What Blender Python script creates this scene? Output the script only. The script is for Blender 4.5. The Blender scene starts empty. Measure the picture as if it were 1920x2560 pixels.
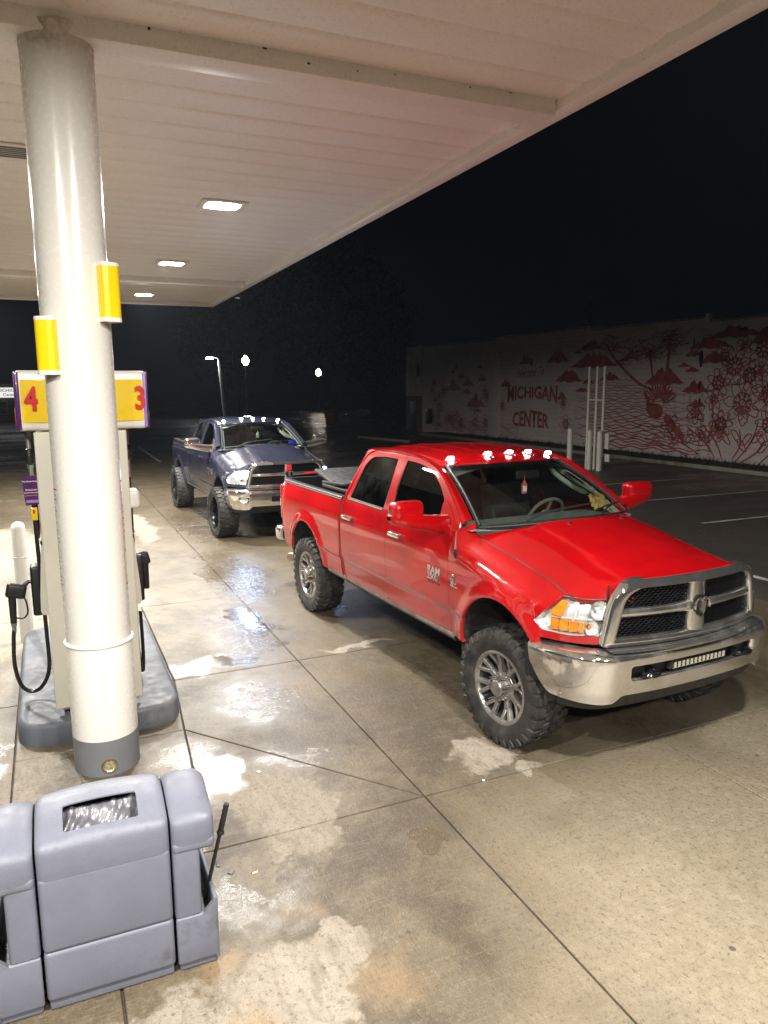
import bpy, bmesh, math, random
from mathutils import Vector, Matrix
random.seed(7)
PI = math.pi
R = math.radians
SC = bpy.context.scene
COL = SC.collection

# ------------------------------------------------------------------ camera
cam_d = bpy.data.cameras.new('camera'); cam = bpy.data.objects.new('camera', cam_d); COL.objects.link(cam)
cam_d.sensor_fit = 'HORIZONTAL'; cam_d.sensor_width = 36.0; cam_d.lens = 36.0 * 1848.44 / 1920.0
cam_d.clip_start = 0.05; cam_d.clip_end = 2000
cam.location = (4.4215, -3.8761, 2.6218)
_yaw, _pit, _rol = R(65.705), R(-9.549), R(-0.319)
_f = Vector((-math.sin(_yaw) * math.cos(_pit), math.cos(_yaw) * math.cos(_pit), math.sin(_pit)))
_r = Vector((math.cos(_yaw), math.sin(_yaw), 0)); _u = _r.cross(_f)
_r2 = _r * math.cos(_rol) + _u * math.sin(_rol); _u2 = _u * math.cos(_rol) - _r * math.sin(_rol)
cam.rotation_euler = Matrix((_r2, _u2, -_f)).transposed().to_euler()
SC.camera = cam

# ------------------------------------------------------------------ night sky, exposure
world = bpy.data.worlds.new('World'); SC.world = world; world.use_nodes = True
_bg = world.node_tree.nodes['Background']
_bg.inputs['Color'].default_value = (0.24, 0.36, 0.66, 1); _bg.inputs['Strength'].default_value = 0.0026
SC.view_settings.view_transform = 'Standard'; SC.view_settings.look = 'None'
SC.view_settings.exposure = 0.12; SC.view_settings.gamma = 1.0
SC.view_settings.use_curve_mapping = False
SC.render.engine = 'CYCLES'
SC.cycles.max_bounces = 6; SC.cycles.diffuse_bounces = 4; SC.cycles.glossy_bounces = 3
SC.cycles.transparent_max_bounces = 10; SC.cycles.transmission_bounces = 2; SC.cycles.volume_bounces = 0; SC.cycles.use_adaptive_sampling = True; SC.cycles.adaptive_threshold = 0.03
SC.cycles.caustics_reflective = False; SC.cycles.caustics_refractive = False
SC.cycles.sample_clamp_indirect = 4.0; SC.cycles.use_denoising = True
CANOPY_LAMP = 2350.0        # emission of the canopy LED panels

# ------------------------------------------------------------------ object helpers
def tag(o, label=None, cat=None, group=None, kind=None):
    if label: o['label'] = label
    if cat: o['category'] = cat
    if group: o['group'] = group
    if kind: o['kind'] = kind
    return o
def empty(name, loc=(0, 0, 0), rz=0.0, label=None, cat=None, group=None, parent=None):
    o = bpy.data.objects.new(name, None); COL.objects.link(o)
    o.location = loc; o.rotation_euler = (0, 0, rz); o.empty_display_size = 0.2
    if parent: o.parent = parent
    return tag(o, label, cat, group)
def link(name, me, mat, parent=None):
    if mat is not None and len(me.materials) == 0: me.materials.append(mat)
    o = bpy.data.objects.new(name, me); COL.objects.link(o)
    if parent: o.parent = parent
    return o
def copy_tree(o, parent=None, strip=False):
    c = o.copy(); COL.objects.link(c); c.parent = parent
    for ch in list(o.children): copy_tree(ch, c)
    return c
def set_smooth(me, angle=None):
    me.polygons.foreach_set('use_smooth', [True] * len(me.polygons))
    if angle is not None:
        try: me.set_sharp_from_angle(angle=R(angle))
        except Exception: pass

class MB:
    """collects simple shapes into one mesh"""
    def __init__(s): s.v = []; s.f = []
    def add(s, vs, fs):
        n = len(s.v); s.v += [tuple(v) for v in vs]; s.f += [tuple(i + n for i in f) for f in fs]; return s
    def box(s, lo, hi):
        x0, y0, z0 = lo; x1, y1, z1 = hi
        return s.add([(x0,y0,z0),(x1,y0,z0),(x1,y1,z0),(x0,y1,z0),(x0,y0,z1),(x1,y0,z1),(x1,y1,z1),(x0,y1,z1)],
                     [(0,3,2,1),(4,5,6,7),(0,1,5,4),(1,2,6,5),(2,3,7,6),(3,0,4,7)])
    def hexa(s, p):      # 8 points: bottom 4 ccw, top 4 ccw
        return s.add(p, [(0,3,2,1),(4,5,6,7),(0,1,5,4),(1,2,6,5),(2,3,7,6),(3,0,4,7)])
    def rbox(s, c, size, b, seg=2, M=None):
        bm = bmesh.new(); bmesh.ops.create_cube(bm, size=1)
        for v in bm.verts: v.co = Vector((v.co.x*size[0], v.co.y*size[1], v.co.z*size[2]))
        bmesh.ops.bevel(bm, geom=bm.edges[:], offset=b, segments=seg, profile=0.5, affect='EDGES')
        bm.verts.index_update(); C = Vector(c)
        vs = [(M @ v.co if M else v.co) + C for v in bm.verts]; fs = [[v.index for v in f.verts] for f in bm.faces]
        bm.free(); return s.add(vs, fs)
    def tube(s, pts, r, n=8, cap=True, closed=False):
        pts = [Vector(p) for p in pts]; m = len(pts)
        rs = r if isinstance(r, (list, tuple)) else [r] * m
        base = len(s.v); up = None
        for i, p in enumerate(pts):
            a = pts[(i-1) % m] if (closed or i > 0) else p; b = pts[(i+1) % m] if (closed or i < m-1) else p
            d = (b - a).normalized()
            if up is None: up = d.orthogonal().normalized()
            else: up = (up - d * up.dot(d)).normalized()
            w = d.cross(up)
            for k in range(n):
                t = 2 * PI * k / n; s.v.append(tuple(p + (up * math.cos(t) + w * math.sin(t)) * rs[i]))
        for i in range(m if closed else m - 1):
            j = (i + 1) % m
            for k in range(n):
                k2 = (k + 1) % n; s.f.append((base+i*n+k, base+i*n+k2, base+j*n+k2, base+j*n+k))
        if cap and not closed:
            s.f.append(tuple(base + k for k in range(n))[::-1]); s.f.append(tuple(base + (m-1)*n + k for k in range(n)))
        return s
    def lathe(s, prof, n=32, M=None, close=False):   # prof (r,z) around z
        base = len(s.v)
        for r_, z_ in prof:
            for k in range(n):
                t = 2*PI*k/n; v = Vector((r_*math.cos(t), r_*math.sin(t), z_)); s.v.append(tuple(M @ v if M else v))
        m = len(prof)
        for i in range(m if close else m-1):
            j = (i+1) % m
            for k in range(n):
                k2 = (k+1) % n; s.f.append((base+i*n+k, base+i*n+k2, base+j*n+k2, base+j*n+k))
        return s
    def prism(s, poly, z0, z1, M=None):     # poly (x,y) ccw
        n = len(poly); vs = [Vector((x, y, z0)) for x, y in poly] + [Vector((x, y, z1)) for x, y in poly]
        if M: vs = [M @ v for v in vs]
        fs = [tuple(range(n))[::-1], tuple(range(n, 2*n))] + [(i, (i+1) % n, n+(i+1) % n, n+i) for i in range(n)]
        return s.add(vs, fs)
    def grid(s, P, nu, nv, flip=False):     # P(i,j)
        base = len(s.v)
        for i in range(nu+1):
            for j in range(nv+1): s.v.append(tuple(P(i/nu, j/nv)))
        for i in range(nu):
            for j in range(nv):
                a = base+i*(nv+1)+j; q = (a, a+nv+1, a+nv+2, a+1); s.f.append(q[::-1] if flip else q)
        return s
    def mesh(s, name, smooth=None, bevel=0, seg=2):
        me = bpy.data.meshes.new(name); me.from_pydata(s.v, [], s.f)
        bm = bmesh.new(); bm.from_mesh(me)
        if bevel:
            es = [e for e in bm.edges if len(e.link_faces) == 2 and e.calc_face_angle(0) > 0.5]
            bmesh.ops.bevel(bm, geom=es, offset=bevel, segments=seg, profile=0.5, affect='EDGES', clamp_overlap=True)
        bmesh.ops.recalc_face_normals(bm, faces=bm.faces[:]); bm.to_mesh(me); bm.free()
        if smooth: set_smooth(me, smooth)
        return me
    def build(s, name, mat, parent=None, smooth=35, bevel=0, seg=2):
        return link(name, s.mesh(name, smooth, bevel, seg), mat, parent)

_font_cache = {}
def text_mesh(txt, size, depth=0.0, bold=0.0, align='CENTER', sx=1.0, shear=0.0):
    cu = bpy.data.curves.new('lettering', 'FONT'); cu.body = txt; cu.size = size; cu.extrude = depth; cu.offset = bold
    cu.align_x = align; cu.align_y = 'CENTER'; cu.shear = shear
    o = bpy.data.objects.new('lettering', cu); COL.objects.link(o)
    dg = bpy.context.evaluated_depsgraph_get(); dg.update()
    me = bpy.data.meshes.new_from_object(o.evaluated_get(dg))
    bpy.data.objects.remove(o); bpy.data.curves.remove(cu)
    me.materials.clear()
    for v in me.vertices: v.co.x *= sx
    return me
def basis(o, ex, ey, ez):   # matrix from axes
    return Matrix(((ex[0], ey[0], ez[0], o[0]), (ex[1], ey[1], ez[1], o[1]), (ex[2], ey[2], ez[2], o[2]), (0, 0, 0, 1)))
def xf(me, M): me.transform(M); return me
def interp(tab, x):          # monotone cubic through (x,y) table
    n = len(tab)
    if x <= tab[0][0]: return tab[0][1] + 0.0
    if x >= tab[-1][0]: return tab[-1][1] + 0.0
    d = [(tab[i+1][1]-tab[i][1])/(tab[i+1][0]-tab[i][0]) for i in range(n-1)]
    m = [d[0]] + [0 if d[i-1]*d[i] <= 0 else 2*d[i-1]*d[i]/(d[i-1]+d[i]) for i in range(1, n-1)] + [d[-1]]
    for i in range(n-1):
        if x <= tab[i+1][0]:
            h = tab[i+1][0]-tab[i][0]; t = (x-tab[i][0])/h
            return ((2*t**3-3*t*t+1)*tab[i][1]+(t**3-2*t*t+t)*h*m[i]+(-2*t**3+3*t*t)*tab[i+1][1]+(t**3-t*t)*h*m[i+1])
def sstep(a, b, x):
    t = max(0.0, min(1.0, (x-a)/(b-a))); return t*t*(3-2*t)
def fillet(poly, rad, seg=5):   # round polygon corners; rad number or list
    n = len(poly); out = []
    for i in range(n):
        p = Vector(poly[i]); a = Vector(poly[i-1]); b = Vector(poly[(i+1) % n])
        r_ = rad[i] if isinstance(rad, (list, tuple)) else rad
        d1 = (a-p); d2 = (b-p); l = min(r_, d1.length*0.45, d2.length*0.45)
        if l < 1e-4: out.append(tuple(p)); continue
        q1 = p + d1.normalized()*l; q2 = p + d2.normalized()*l
        for k in range(seg+1):
            t = k/seg; out.append(tuple(q1*(1-t)**2 + p*2*t*(1-t) + q2*t*t))
    return out
def spline(pts, n=8):
    P = [Vector(p) for p in pts]; out = []
    for i in range(len(P)-1):
        a = P[i-1] if i else P[0]*2-P[1]; b = P[i]; c = P[i+1]; d = P[i+2] if i+2 < len(P) else P[-1]*2-P[-2]
        for k in range(n):
            t = k/n; out.append(0.5*((2*b)+(c-a)*t+(2*a-5*b+4*c-d)*t*t+(3*b-a-3*c+d)*t**3))
    out.append(P[-1]); return out

# ------------------------------------------------------------------ material helpers
class NT:
    def __init__(s, name):
        s.m = bpy.data.materials.new(name); s.m.use_nodes = True; s.t = s.m.node_tree; s.t.nodes.clear()
        s.out = s.t.nodes.new('ShaderNodeOutputMaterial')
    def n(s, typ, ins=None, **kw):
        nd = s.t.nodes.new('ShaderNode'+typ)
        for k, v in kw.items(): setattr(nd, k, v)
        for k, v in (ins or {}).items():
            i = nd.inputs[k]
            if isinstance(v, bpy.types.NodeSocket): s.t.links.new(v, i)
            else:
                if hasattr(i.default_value, '__len__') and not hasattr(v, '__len__'): v = (v,)*len(i.default_value)
                if hasattr(i.default_value, '__len__') and len(i.default_value) == 4 and len(v) == 3: v = (*v, 1)
                i.default_value = v
        return nd
    def math(s, op, a, b=0.0, c=0.0, clamp=False):
        return s.n('Math', {0: a, 1: b, 2: c}, operation=op, use_clamp=clamp).outputs[0]
    def noise(s, vec, scale, detail=4, rough=0.55, dist=0.0):
        return s.n('TexNoise', {'Vector': vec, 'Scale': scale, 'Detail': detail, 'Roughness': rough, 'Distortion': dist}).outputs['Fac']
    def ramp(s, fac, a, b, lo=0.0, hi=1.0, interp='SMOOTHSTEP'):
        return s.n('MapRange', {'Value': fac, 'From Min': a, 'From Max': b, 'To Min': lo, 'To Max': hi}, interpolation_type=interp).outputs[0]
    def mix(s, fac, a, b):
        return s.n('Mix', {'Factor': fac, 'A': a, 'B': b}, data_type='RGBA').outputs['Result'] if False else s._mix(fac, a, b)
    def _mix(s, fac, a, b):
        nd = s.t.nodes.new('ShaderNodeMix'); nd.data_type = 'RGBA'
        for idx, v in ((0, fac), (6, a), (7, b)):
            i = nd.inputs[idx]
            if isinstance(v, bpy.types.NodeSocket): s.t.links.new(v, i)
            else: i.default_value = (*v, 1) if hasattr(v, '__len__') and len(v) == 3 else v
        return nd.outputs[2]
    def bump(s, h, strength, dist=0.01, normal=None):
        ins = {'Height': h, 'Strength': strength, 'Distance': dist}
        if normal is not None: ins['Normal'] = normal
        return s.n('Bump', ins).outputs[0]
    def bsdf(s, **kw):
        names = {'col': 'Base Color', 'rough': 'Roughness', 'metal': 'Metallic', 'normal': 'Normal', 'coat': 'Coat Weight', 'coatr': 'Coat Roughness',
                 'spec': 'Specular IOR Level', 'emc': 'Emission Color', 'ems': 'Emission Strength', 'alpha': 'Alpha', 'trans': 'Transmission Weight', 'ior': 'IOR', 'coatn': 'Coat Normal', 'coati': 'Coat IOR', 'sheen': 'Sheen Weight'}
        return s.n('BsdfPrincipled', {names[k]: v for k, v in kw.items()}).outputs[0]
    def fin(s, sh): s.t.links.new(sh, s.out.inputs[0]); return s.m

def simple(name, col, rough=0.5, metal=0.0, var=0.12, scale=9.0, bump=0.0, bscale=120.0, coat=0.0, coords='Object', spec=0.5, dirt=None, dirtamt=0.0):
    T = NT(name); tc = T.n('TexCoord').outputs[coords]
    n1 = T.noise(tc, scale, 5); k = T.ramp(n1, 0.3, 0.7, 1-var, 1+var*0.6)
    c = T.n('VectorMath', {0: col, 'Scale': k}, operation='SCALE').outputs[0]
    rr = T.ramp(T.noise(tc, scale*2.3, 3), 0.3, 0.7, max(0.0, rough*0.82), min(1, rough*1.18))
    if dirt is not None:
        c = T.mix(T.ramp(T.noise(tc, scale*0.7, 8, 0.7), 0.62-dirtamt*0.4, 0.72, 0, 1), c, dirt)
    kw = dict(col=c, rough=rr, metal=metal, coat=coat, spec=spec)
    if bump: kw['normal'] = T.bump(T.noise(tc, bscale, 3), bump, 0.004)
    return T.fin(T.bsdf(**kw))
def emis(name, col, s, flick=None):
    T = NT(name)
    e = T.n('Emission', {'Color': col, 'Strength': s}).outputs[0]
    return T.fin(e)
def glass(name, tint, rough=0.0, dust=0.0, refl=1.0, dustcol=(0.3, 0.3, 0.29)):
    T = NT(name); tc = T.n('TexCoord').outputs['Object']
    fc = T.n('LayerWeight', {'Blend': 0.5}).outputs['Facing']; fr = T.math('ADD', 0.04, T.math('MULTIPLY', T.math('POWER', fc, 5.0), 0.96))
    gl = T.n('BsdfGlossy', {'Color': (refl,)*3, 'Roughness': rough}).outputs[0]
    tr = T.n('BsdfTransparent', {'Color': tint}).outputs[0]
    sh = T.n('MixShader', {0: fr, 1: tr, 2: gl}).outputs[0]
    if dust:
        sp = T.n('TexVoronoi', {'Vector': tc, 'Scale': 55.0, 'Randomness': 1.0}).outputs['Distance']
        sp = T.ramp(sp, 0.10, 0.05, 0, 1); pt = T.ramp(T.noise(tc, 4, 5), 0.42, 0.62, 0, 1)
        f = T.math('MULTIPLY', T.math('MULTIPLY', sp, pt), dust*1.6)
        f = T.math('ADD', f, T.ramp(T.noise(tc, 2.4, 6, 0.65), 0.35, 0.8, 0.0, dust*0.28))
        df = T.n('BsdfDiffuse', {'Color': dustcol}).outputs[0]
        sh = T.n('MixShader', {0: f, 1: sh, 2: df}).outputs[0]
    return T.fin(sh)
# ------------------------------------------------------------------ materials
def mat_paint(name, base, dirtcol, dirt=1.0, flake=0.0):
    T = NT(name); tc = T.n('TexCoord').outputs['Object']
    sep = T.n('SeparateXYZ', {0: tc}); z = sep.outputs['Z']
    low = T.ramp(z, 1.25, 0.62, 0.0, 1.0)                        # road film thrown up from below
    n = T.noise(tc, 3.2, 7, 0.62); n2 = T.noise(tc, 38, 4, 0.6)
    v = T.n('VectorMath', {0: tc, 1: (14.0, 14.0, 2.2)}, operation='MULTIPLY').outputs[0]
    streak = T.noise(v, 1.0, 5, 0.6)
    f = T.math('MULTIPLY', T.ramp(n, 0.38, 0.72, 0.25, 1.0), low)
    f = T.math('MULTIPLY', f, T.ramp(streak, 0.25, 0.75, 0.55, 1.1))
    f = T.math('MULTIPLY', f, T.ramp(n2, 0.3, 0.7, 0.7, 1.1))
    f = T.math('MULTIPLY', f, 0.42*dirt, clamp=True)
    bv_ = T.n('VectorMath', {0: base, 'Scale': T.ramp(T.noise(tc, 1.3, 6, 0.65), 0.32, 0.70, 0.74, 1.12)}, operation='SCALE').outputs[0]
    col = T.mix(f, bv_, dirtcol)
    rough = T.math('ADD', 0.30, T.math('MULTIPLY', f, 0.55))
    cr = T.math('ADD', T.ramp(n2, 0.35, 0.75, 0.012, 0.04), T.math('MULTIPLY', f, 0.5))
    # rain beads on the clear coat
    vo = T.n('TexVoronoi', {'Vector': tc, 'Scale': 95.0}).outputs['Distance']
    dr = T.math('MULTIPLY', T.ramp(vo, 0.22, 0.0, 0, 1), T.ramp(T.noise(tc, 6.0, 4), 0.44, 0.6, 0, 1))
    nb = T.bump(dr, 0.30, 0.0016)
    cw = T.math('SUBTRACT', 1.0, T.math('MULTIPLY', f, 0.75))
    return T.fin(T.bsdf(col=col, rough=rough, coat=cw, coatr=cr, coatn=nb, coati=1.75, spec=0.05))
def mat_chrome(name, drops=1.0, dirt=0.15, tone=(0.80, 0.79, 0.77)):
    T = NT(name); tc = T.n('TexCoord').outputs['Object']
    vo = T.n('TexVoronoi', {'Vector': tc, 'Scale': 120.0}).outputs['Distance']
    dr = T.math('MULTIPLY', T.ramp(vo, 0.25, 0.0, 0, 1), T.ramp(T.noise(tc, 7.0, 4), 0.42, 0.58, 0, 1))
    d = T.math('MULTIPLY', T.ramp(T.noise(tc, 5.0, 8, 0.68), 0.45, 0.78, 0, 1), dirt)
    col = T.mix(d, tone, (0.42, 0.37, 0.30))
    rr = T.math('ADD', 0.03+0.06*dirt, T.math('MULTIPLY', d, 0.55)); mt = T.math('SUBTRACT', 0.96, T.math('MULTIPLY', d, 0.6))
    return T.fin(T.bsdf(col=col, rough=rr, metal=mt, normal=T.bump(dr, 0.18*drops, 0.0016)))
def mat_tyre(name):
    T = NT(name); tc = T.n('TexCoord').outputs['Object']
    f = T.ramp(T.noise(tc, 7, 8, 0.7), 0.35, 0.72, 0, 1)
    col = T.mix(f, (0.014, 0.014, 0.015), (0.050, 0.045, 0.038))
    return T.fin(T.bsdf(col=col, rough=T.ramp(f, 0, 1, 0.52, 0.85), normal=T.bump(T.noise(tc, 160, 4), 0.25, 0.003)))
M = {}
M['red'] = mat_paint('red_paint', (0.37, 0.0020, 0.0040), (0.27, 0.095, 0.080), 1.0)
M['blue'] = mat_paint('dark_blue_paint', (0.026, 0.028, 0.048), (0.15, 0.13, 0.125), 1.1)
M['chrome'] = mat_chrome('chrome'); M['chrome_dirty'] = mat_chrome('bumper_chrome', 0.6, 0.30)
M['chrome_clean'] = mat_chrome('polished_chrome', 0.4, 0.05)
M['tyre'] = mat_tyre('tyre_rubber')
M['alloy'] = simple('brushed_alloy', (0.40, 0.385, 0.365), 0.34, 0.75, 0.3, 8, dirt=(0.16, 0.13, 0.10), dirtamt=0.25)
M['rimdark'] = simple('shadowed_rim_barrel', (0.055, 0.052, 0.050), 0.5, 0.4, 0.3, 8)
M['alloy_dark'] = simple('black_alloy', (0.012, 0.013, 0.016), 0.25, 0.3, 0.2, 8)
M['black'] = simple('black_plastic', (0.012, 0.012, 0.013), 0.48, 0, 0.3, 12, 0.15, 300)
M['black_gloss'] = simple('gloss_black', (0.008, 0.008, 0.009), 0.14, 0, 0.2, 9)
M['rubber'] = simple('black_rubber', (0.010, 0.010, 0.010), 0.55, 0, 0.2, 14)
M['under'] = simple('underbody_grime', (0.028, 0.025, 0.022), 0.85, 0, 0.5, 6, 0.4, 60)
M['rocker'] = simple('grimy_rocker_steel', (0.20, 0.17, 0.14), 0.42, 0.5, 0.5, 7, dirt=(0.12, 0.09, 0.06), dirtamt=0.35)
M['win'] = glass('windscreen_glass', (0.62, 0.68, 0.64), 0.0, 0.05)
M['tint'] = glass('tinted_rear_glass', (0.03, 0.035, 0.035), 0.0, 0.42, dustcol=(0.20, 0.21, 0.19))
M['tint2'] = glass('tinted_side_glass', (0.07, 0.08, 0.08), 0.0, 0.03)
M['lens'] = glass('clear_lens', (0.93, 0.94, 0.94), 0.0, 0.04)
M['amber'] = simple('amber_plastic', (0.85, 0.24, 0.01), 0.18, 0, 0.25, 20, coat=0.8)
M['redlens'] = simple('red_lens', (0.42, 0.008, 0.012), 0.12, 0, 0.2, 20, coat=1.0)
M['reflector'] = simple('lamp_reflector', (0.88, 0.88, 0.86), 0.22, 0.55, 0.12, 20, 0.25, 60)
M['cloth'] = simple('dark_seat_cloth', (0.022, 0.024, 0.026), 0.85, 0, 0.25, 12, 0.3, 200)
M['dash'] = simple('grey_dashboard', (0.17, 0.205, 0.185), 0.62, 0, 0.15, 9, 0.2, 240)
M['trim'] = simple('pale_cab_trim', (0.42, 0.44, 0.37), 0.7, 0, 0.12, 9, 0.2, 220)
M['towel'] = simple('mustard_cloth', (0.55, 0.36, 0.11), 0.9, 0, 0.3, 30, 0.8, 130)
M['blueitem'] = simple('bright_blue_plastic', (0.02, 0.05, 0.75), 0.4)
M['teal'] = simple('pale_teal_sticker', (0.25, 0.62, 0.58), 0.5)
M['headlamp'] = emis('lit_headlamp', (0.42, 0.62, 1.0), 480.0)
M['headglare'] = emis('headlamp_glare', (0.72, 0.85, 1.0), 60.0); M['headglare'].cycles.emission_sampling = 'NONE'  # glow put on bowl and panel in place of the headlamp's glare
M['markerlens'] = emis('lit_marker_lens', (0.86, 0.92, 1.0), 6.0); M['markerlens'].cycles.emission_sampling = 'NONE'
M['marker'] = emis('lit_roof_marker', (0.84, 0.90, 1.0), 70.0)
M['redlit'] = simple('red_grille_panel', (0.75, 0.01, 0.03), 0.2, 0, 0.1, 9, coat=1.0)
M['steelgrey'] = simple('galvanised_steel', (0.40, 0.40, 0.39), 0.4, 0.8, 0.25, 8)
M['exhaust'] = simple('stained_exhaust', (0.45, 0.38, 0.28), 0.35, 0.9, 0.3, 9)
M['letter_red'] = simple('red_emblem_enamel', (0.25, 0.03, 0.03), 0.35)
M['cream'] = simple('cream_painted_steel', (0.66, 0.635, 0.53), 0.42, 0, 0.05, 3, 0.06, 40, spec=0.4, dirt=(0.60, 0.56, 0.44), dirtamt=0.12)
M['column'] = None
M['white_trim'] = simple('white_painted_metal', (0.78, 0.75, 0.69), 0.45, 0, 0.05, 3, 0.05, 60)
M['yellow'] = simple('yellow_sign_plastic', (0.86, 0.60, 0.006), 0.28, 0, 0.06, 3, coat=0.4)
M['signred'] = simple('red_sign_vinyl', (0.62, 0.008, 0.012), 0.35, 0, 0.06, 6)
M['signwhite'] = simple('white_sign_plastic', (0.80, 0.78, 0.72), 0.32, 0, 0.05, 4, coat=0.3)
M['purple'] = simple('purple_sign_print', (0.085, 0.012, 0.12), 0.35, 0, 0.1, 6, coat=0.3)
M['lilac'] = simple('pale_purple_print', (0.34, 0.22, 0.55), 0.4)
M['orange_print'] = simple('orange_print', (0.80, 0.30, 0.07), 0.4)
M['ink_white'] = simple('white_ink', (0.82, 0.80, 0.80), 0.5, 0, 0.03)
M['ink_dark'] = simple('dark_ink', (0.03, 0.03, 0.035), 0.5, 0, 0.05)
M['ink_red'] = simple('red_ink', (0.62, 0.06, 0.06), 0.5, 0, 0.05)
M['ink_green'] = simple('green_ink', (0.03, 0.12, 0.07), 0.5, 0, 0.05)
M['green'] = simple('green_plastic', (0.0, 0.30, 0.13), 0.4)
M['bin'] = simple('grey_moulded_plastic', (0.132, 0.139, 0.176), 0.46, 0, 0.07, 5, 0.30, 190, spec=0.45, dirt=(0.085, 0.085, 0.095), dirtamt=0.14)
M['bag'] = simple('crinkled_bin_liner', (0.105, 0.105, 0.118), 0.30, 0.0, 0.35, 14, 0.6, 40, coat=0.25)
M['greypaint'] = simple('grey_kerb_paint', (0.095, 0.104, 0.122), 0.55, 0, 0.22, 3.5, 0.35, 34, spec=0.4, dirt=(0.17, 0.17, 0.17), dirtamt=0.3)
M['greycol'] = simple('grey_column_paint', (0.155, 0.16, 0.17), 0.42, 0, 0.08, 3, 0.1, 40)
M['bollard'] = simple('white_bollard_plastic', (0.72, 0.70, 0.66), 0.38, 0, 0.05, 3, 0.05, 60)
M['hose'] = simple('fuel_hose_rubber', (0.010, 0.010, 0.011), 0.32, 0, 0.2, 20)
M['hole'] = simple('rusted_recess', (0.16, 0.085, 0.04), 0.8, 0, 0.5, 30, 0.8, 90)
M['litter'] = simple('crumpled_foil_litter', (0.55, 0.52, 0.30), 0.25, 0.6, 0.5, 40, 1.0, 60)
M['pole'] = simple('white_pole_paint', (0.66, 0.62, 0.54), 0.5, 0, 0.08, 5)
M['postdark'] = simple('dark_lamp_post', (0.07, 0.07, 0.075), 0.5, 0.2, 0.2, 5)
M['conc_pole'] = simple('concrete_pole', (0.42, 0.40, 0.36), 0.8, 0, 0.15, 4)
M['globe'] = emis('lit_lamp_globe', (1.0, 0.90, 0.74), 60.0)
M['streetled'] = emis('lit_street_lamp', (0.80, 0.92, 1.0), 260.0)
M['canopy_led'] = emis('lit_canopy_panel', (1.0, 0.965, 0.905), CANOPY_LAMP)
for k_ in ('marker', 'globe'): M[k_].cycles.emission_sampling = 'NONE'
M['planter'] = simple('red_planter_glaze', (0.22, 0.035, 0.025), 0.55, 0, 0.2, 6)

def mat_column():
    T = NT('cream_column_paint'); tc = T.n('TexCoord').outputs['Object']
    sep = T.n('SeparateXYZ', {0: tc}); z = sep.outputs['Z']
    f = T.ramp(T.noise(tc, 2.2, 7, 0.65), 0.55, 0.85, 0, 0.4)
    col = T.mix(f, (0.69, 0.675, 0.615), (0.62, 0.60, 0.535))
    # hairline cracks in the paint
    w = T.n('VectorMath', {0: tc, 1: (1.6, 1.6, 0.34)}, operation='MULTIPLY').outputs[0]
    wd = T.n('VectorMath', {0: w, 1: T.n('TexNoise', {'Vector': tc, 'Scale': 3.0, 'Detail': 5}).outputs['Color']}, operation='ADD').outputs[0]
    vo = T.n('TexVoronoi', {'Vector': wd, 'Scale': 0.9}, feature='DISTANCE_TO_EDGE').outputs['Distance']
    crack = T.math('MULTIPLY', T.ramp(vo, 0.0045, 0.0015, 0, 1), T.ramp(T.noise(tc, 1.1, 2), 0.50, 0.58, 0, 0.5))
    col = T.mix(crack, col, (0.40, 0.36, 0.28))
    grime = T.math('MULTIPLY', T.ramp(z, 4.45, 4.74, 0, 1), T.ramp(T.noise(tc, 9, 8, 0.72), 0.45, 0.7, 0, 0.75))
    col = T.mix(grime, col, (0.22, 0.19, 0.13))
    h = T.math('SUBTRACT', T.math('MULTIPLY', T.noise(tc, 26, 3), 0.22), crack)
    return T.fin(T.bsdf(col=col, rough=T.ramp(T.noise(tc, 30, 4), 0.3, 0.7, 0.20, 0.30), spec=0.5, normal=T.bump(h, 0.20, 0.004)))
M['column'] = mat_column()

def mat_soffit():
    T = NT('white_soffit_paint'); p = T.n('NewGeometry').outputs['Position']
    n = T.noise(p, 0.55, 5, 0.6); sp = T.noise(p, 55, 5, 0.75)
    col = T.mix(T.ramp(n, 0.35, 0.75, 0, 1), (0.86, 0.835, 0.81), (0.81, 0.77, 0.745))
    col = T.mix(T.math('MULTIPLY', T.ramp(sp, 0.50, 0.68, 0, 1), 0.30), col, (0.40, 0.34, 0.30))
    big = T.ramp(T.noise(p, 7, 8, 0.75), 0.62, 0.78, 0, 0.35)
    col = T.mix(big, col, (0.36, 0.30, 0.24))
    return T.fin(T.bsdf(col=col, rough=T.ramp(n, 0.3, 0.7, 0.46, 0.58), spec=0.4, normal=T.bump(sp, 0.08, 0.003)))
M['soffit'] = mat_soffit()

def blob(T, p, lst, soft=0.35, namp=0.55, nscale=2.3):
    """union of noisy ellipses (x,y,rx,ry) on the ground plane"""
    nz = T.n('TexNoise', {'Vector': p, 'Scale': nscale, 'Detail': 6.0, 'Roughness': 0.6}).outputs['Color']
    off = T.n('VectorMath', {0: T.n('VectorMath', {0: nz, 1: (0.5, 0.5, 0.5)}, operation='SUBTRACT').outputs[0], 'Scale': namp}, operation='SCALE').outputs[0]
    q = T.n('VectorMath', {0: p, 1: off}, operation='ADD').outputs[0]; tot = None
    for x, y, rx, ry in lst:
        d = T.n('VectorMath', {0: q, 1: (x, y, 0.0)}, operation='SUBTRACT').outputs[0]
        d = T.n('VectorMath', {0: d, 1: (1/rx, 1/ry, 0.0)}, operation='MULTIPLY').outputs[0]
        l = T.n('VectorMath', {0: d}, operation='LENGTH').outputs['Value']
        f = T.ramp(l, 1.0, 1.0-soft, 0, 1)
        tot = f if tot is None else T.math('MAXIMUM', tot, f)
    return tot
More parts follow.
